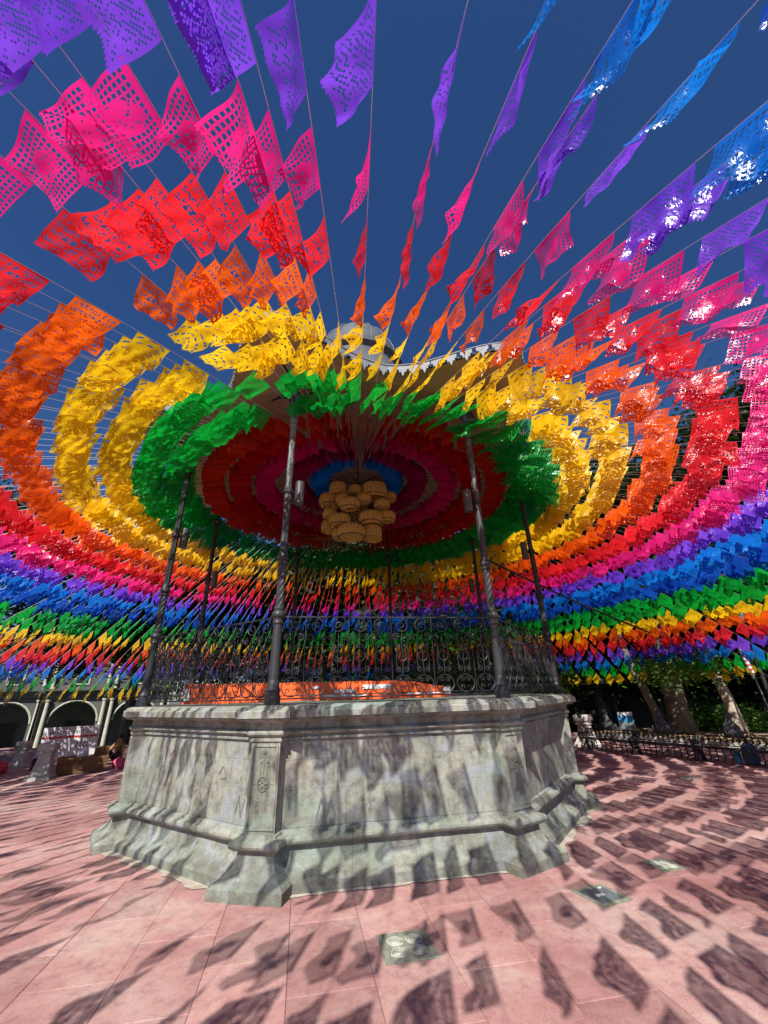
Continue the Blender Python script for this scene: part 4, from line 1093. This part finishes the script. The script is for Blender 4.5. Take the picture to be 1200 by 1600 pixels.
def person(loc, rz, joints, edges, radii, clothes, lab, s=1.0, head=(0,0,0), hairm=None):
    me = bpy.data.meshes.new('body'); me.from_pydata([Vector(j)*s for j in joints], edges, [])
    o = bpy.data.objects.new('tmp', me); col.objects.link(o)
    sk = o.modifiers.new('skin', 'SKIN'); sk.use_smooth_shade = True
    for i, r in enumerate(radii):
        v = me.skin_vertices[0].data[i]; v.radius = (r*s, r*s)
    me.skin_vertices[0].data[0].use_root = True
    su = o.modifiers.new('sub', 'SUBSURF'); su.levels = 1; su.render_levels = 1
    dg = bpy.context.evaluated_depsgraph_get(); ev = o.evaluated_get(dg)
    nm = bpy.data.meshes.new_from_object(ev); bpy.data.objects.remove(o)
    t = empty('person', loc, rz, lab, 'person')
    nm.materials.clear(); nm.materials.append(M['skin']); nm.materials.append(clothes[0]); nm.materials.append(clothes[1])
    for p in nm.polygons:
        c = p.center/s
        if c.z > head[2]-.13: p.material_index = 0
        elif c.z > .20 and c.y > -.22: p.material_index = 1
        else: p.material_index = 2
        p.use_smooth = True
    b = bpy.data.objects.new('body', nm); col.objects.link(b); b.parent = t
    hc = Vector(head)*s; m = MB(); n = 10
    prof = [(1.0*math.sin(q*math.pi/12), math.cos(q*math.pi/12)) for q in range(1, 9)]
    m.lathe([(r*.088*s, -z*-.1*s) for r, z in reversed(prof)], n)
    m.v = [(x+hc.x, y+hc.y+.018*s, z+hc.z+.02*s) for x, y, z in m.v]
    m.build('hair', M['hair'], t, True)
    f = MB(); f.tube([(hc.x, hc.y-.075*s, hc.z+.01*s),(hc.x, hc.y-.098*s, hc.z-.02*s)], [.008*s,.014*s], 5); f.build('nose', M['skin'], t)
    f = MB()
    for sx in (-1, 1): f.tube([(hc.x+sx*.03*s, hc.y-.080*s, hc.z+.008*s),(hc.x+sx*.03*s, hc.y-.088*s, hc.z+.008*s)], .009*s, 6)
    f.build('eyes', M['hair'], t)
    return t
# seated on the ground, knees drawn up (facing -Y), size in metres then to layout units
J = [(0,.05,.10),(0,.08,.28),(0,.04,.46),(0,.0,.56),(0,-.02,.64),(0,-.03,.74),
     (.17,.02,.50),(.24,-.12,.34),(.10,-.28,.30),(-.17,.02,.50),(-.24,-.12,.34),(-.10,-.28,.30),
     (.11,.02,.10),(.14,-.30,.38),(.13,-.42,.05),(.13,-.54,.04),(-.11,.02,.10),(-.14,-.30,.38),(-.13,-.42,.05),(-.13,-.54,.04)]
Ed = [(0,1),(1,2),(2,3),(3,4),(4,5),(3,6),(6,7),(7,8),(3,9),(9,10),(10,11),(0,12),(12,13),(13,14),(14,15),(0,16),(16,17),(17,18),(18,19)]
Ra = [.14,.13,.14,.10,.05,.095,.06,.045,.03,.06,.045,.03,.09,.065,.045,.035,.09,.065,.045,.035]
person((-9.35,12.55,0), R(20), J, Ed, Ra, (M['shirt'], M['darkcloth']), 'person in a pale shirt sitting on the ground between the two pedestals', .69, (0,-.03,.76))
person((-6.95,13.6,0), R(-10), J, Ed, Ra, (M['darkcloth'], M['darkcloth']), 'person in dark clothes sitting near the left arcade columns', .80, (0,-.03,.76))
person((-7.9,13.5,0), R(10), J, Ed, Ra, (M['ochre'], M['darkcloth']), 'person in brown clothes sitting behind the wooden crate', .82, (0,-.03,.76))
person((-10.9,12.2,0), R(30), J, Ed, Ra, (M['darkcloth'], M['darkcloth']), 'person in dark clothes sitting at the left edge', .75, (0,-.03,.76))

# ------------------------------------------------------------------ layout units to metres
for me in bpy.data.meshes: me.transform(Matrix.Scale(K, 4))
for o in sc.objects: o.location = o.location * K
bpy.context.view_layer.update()
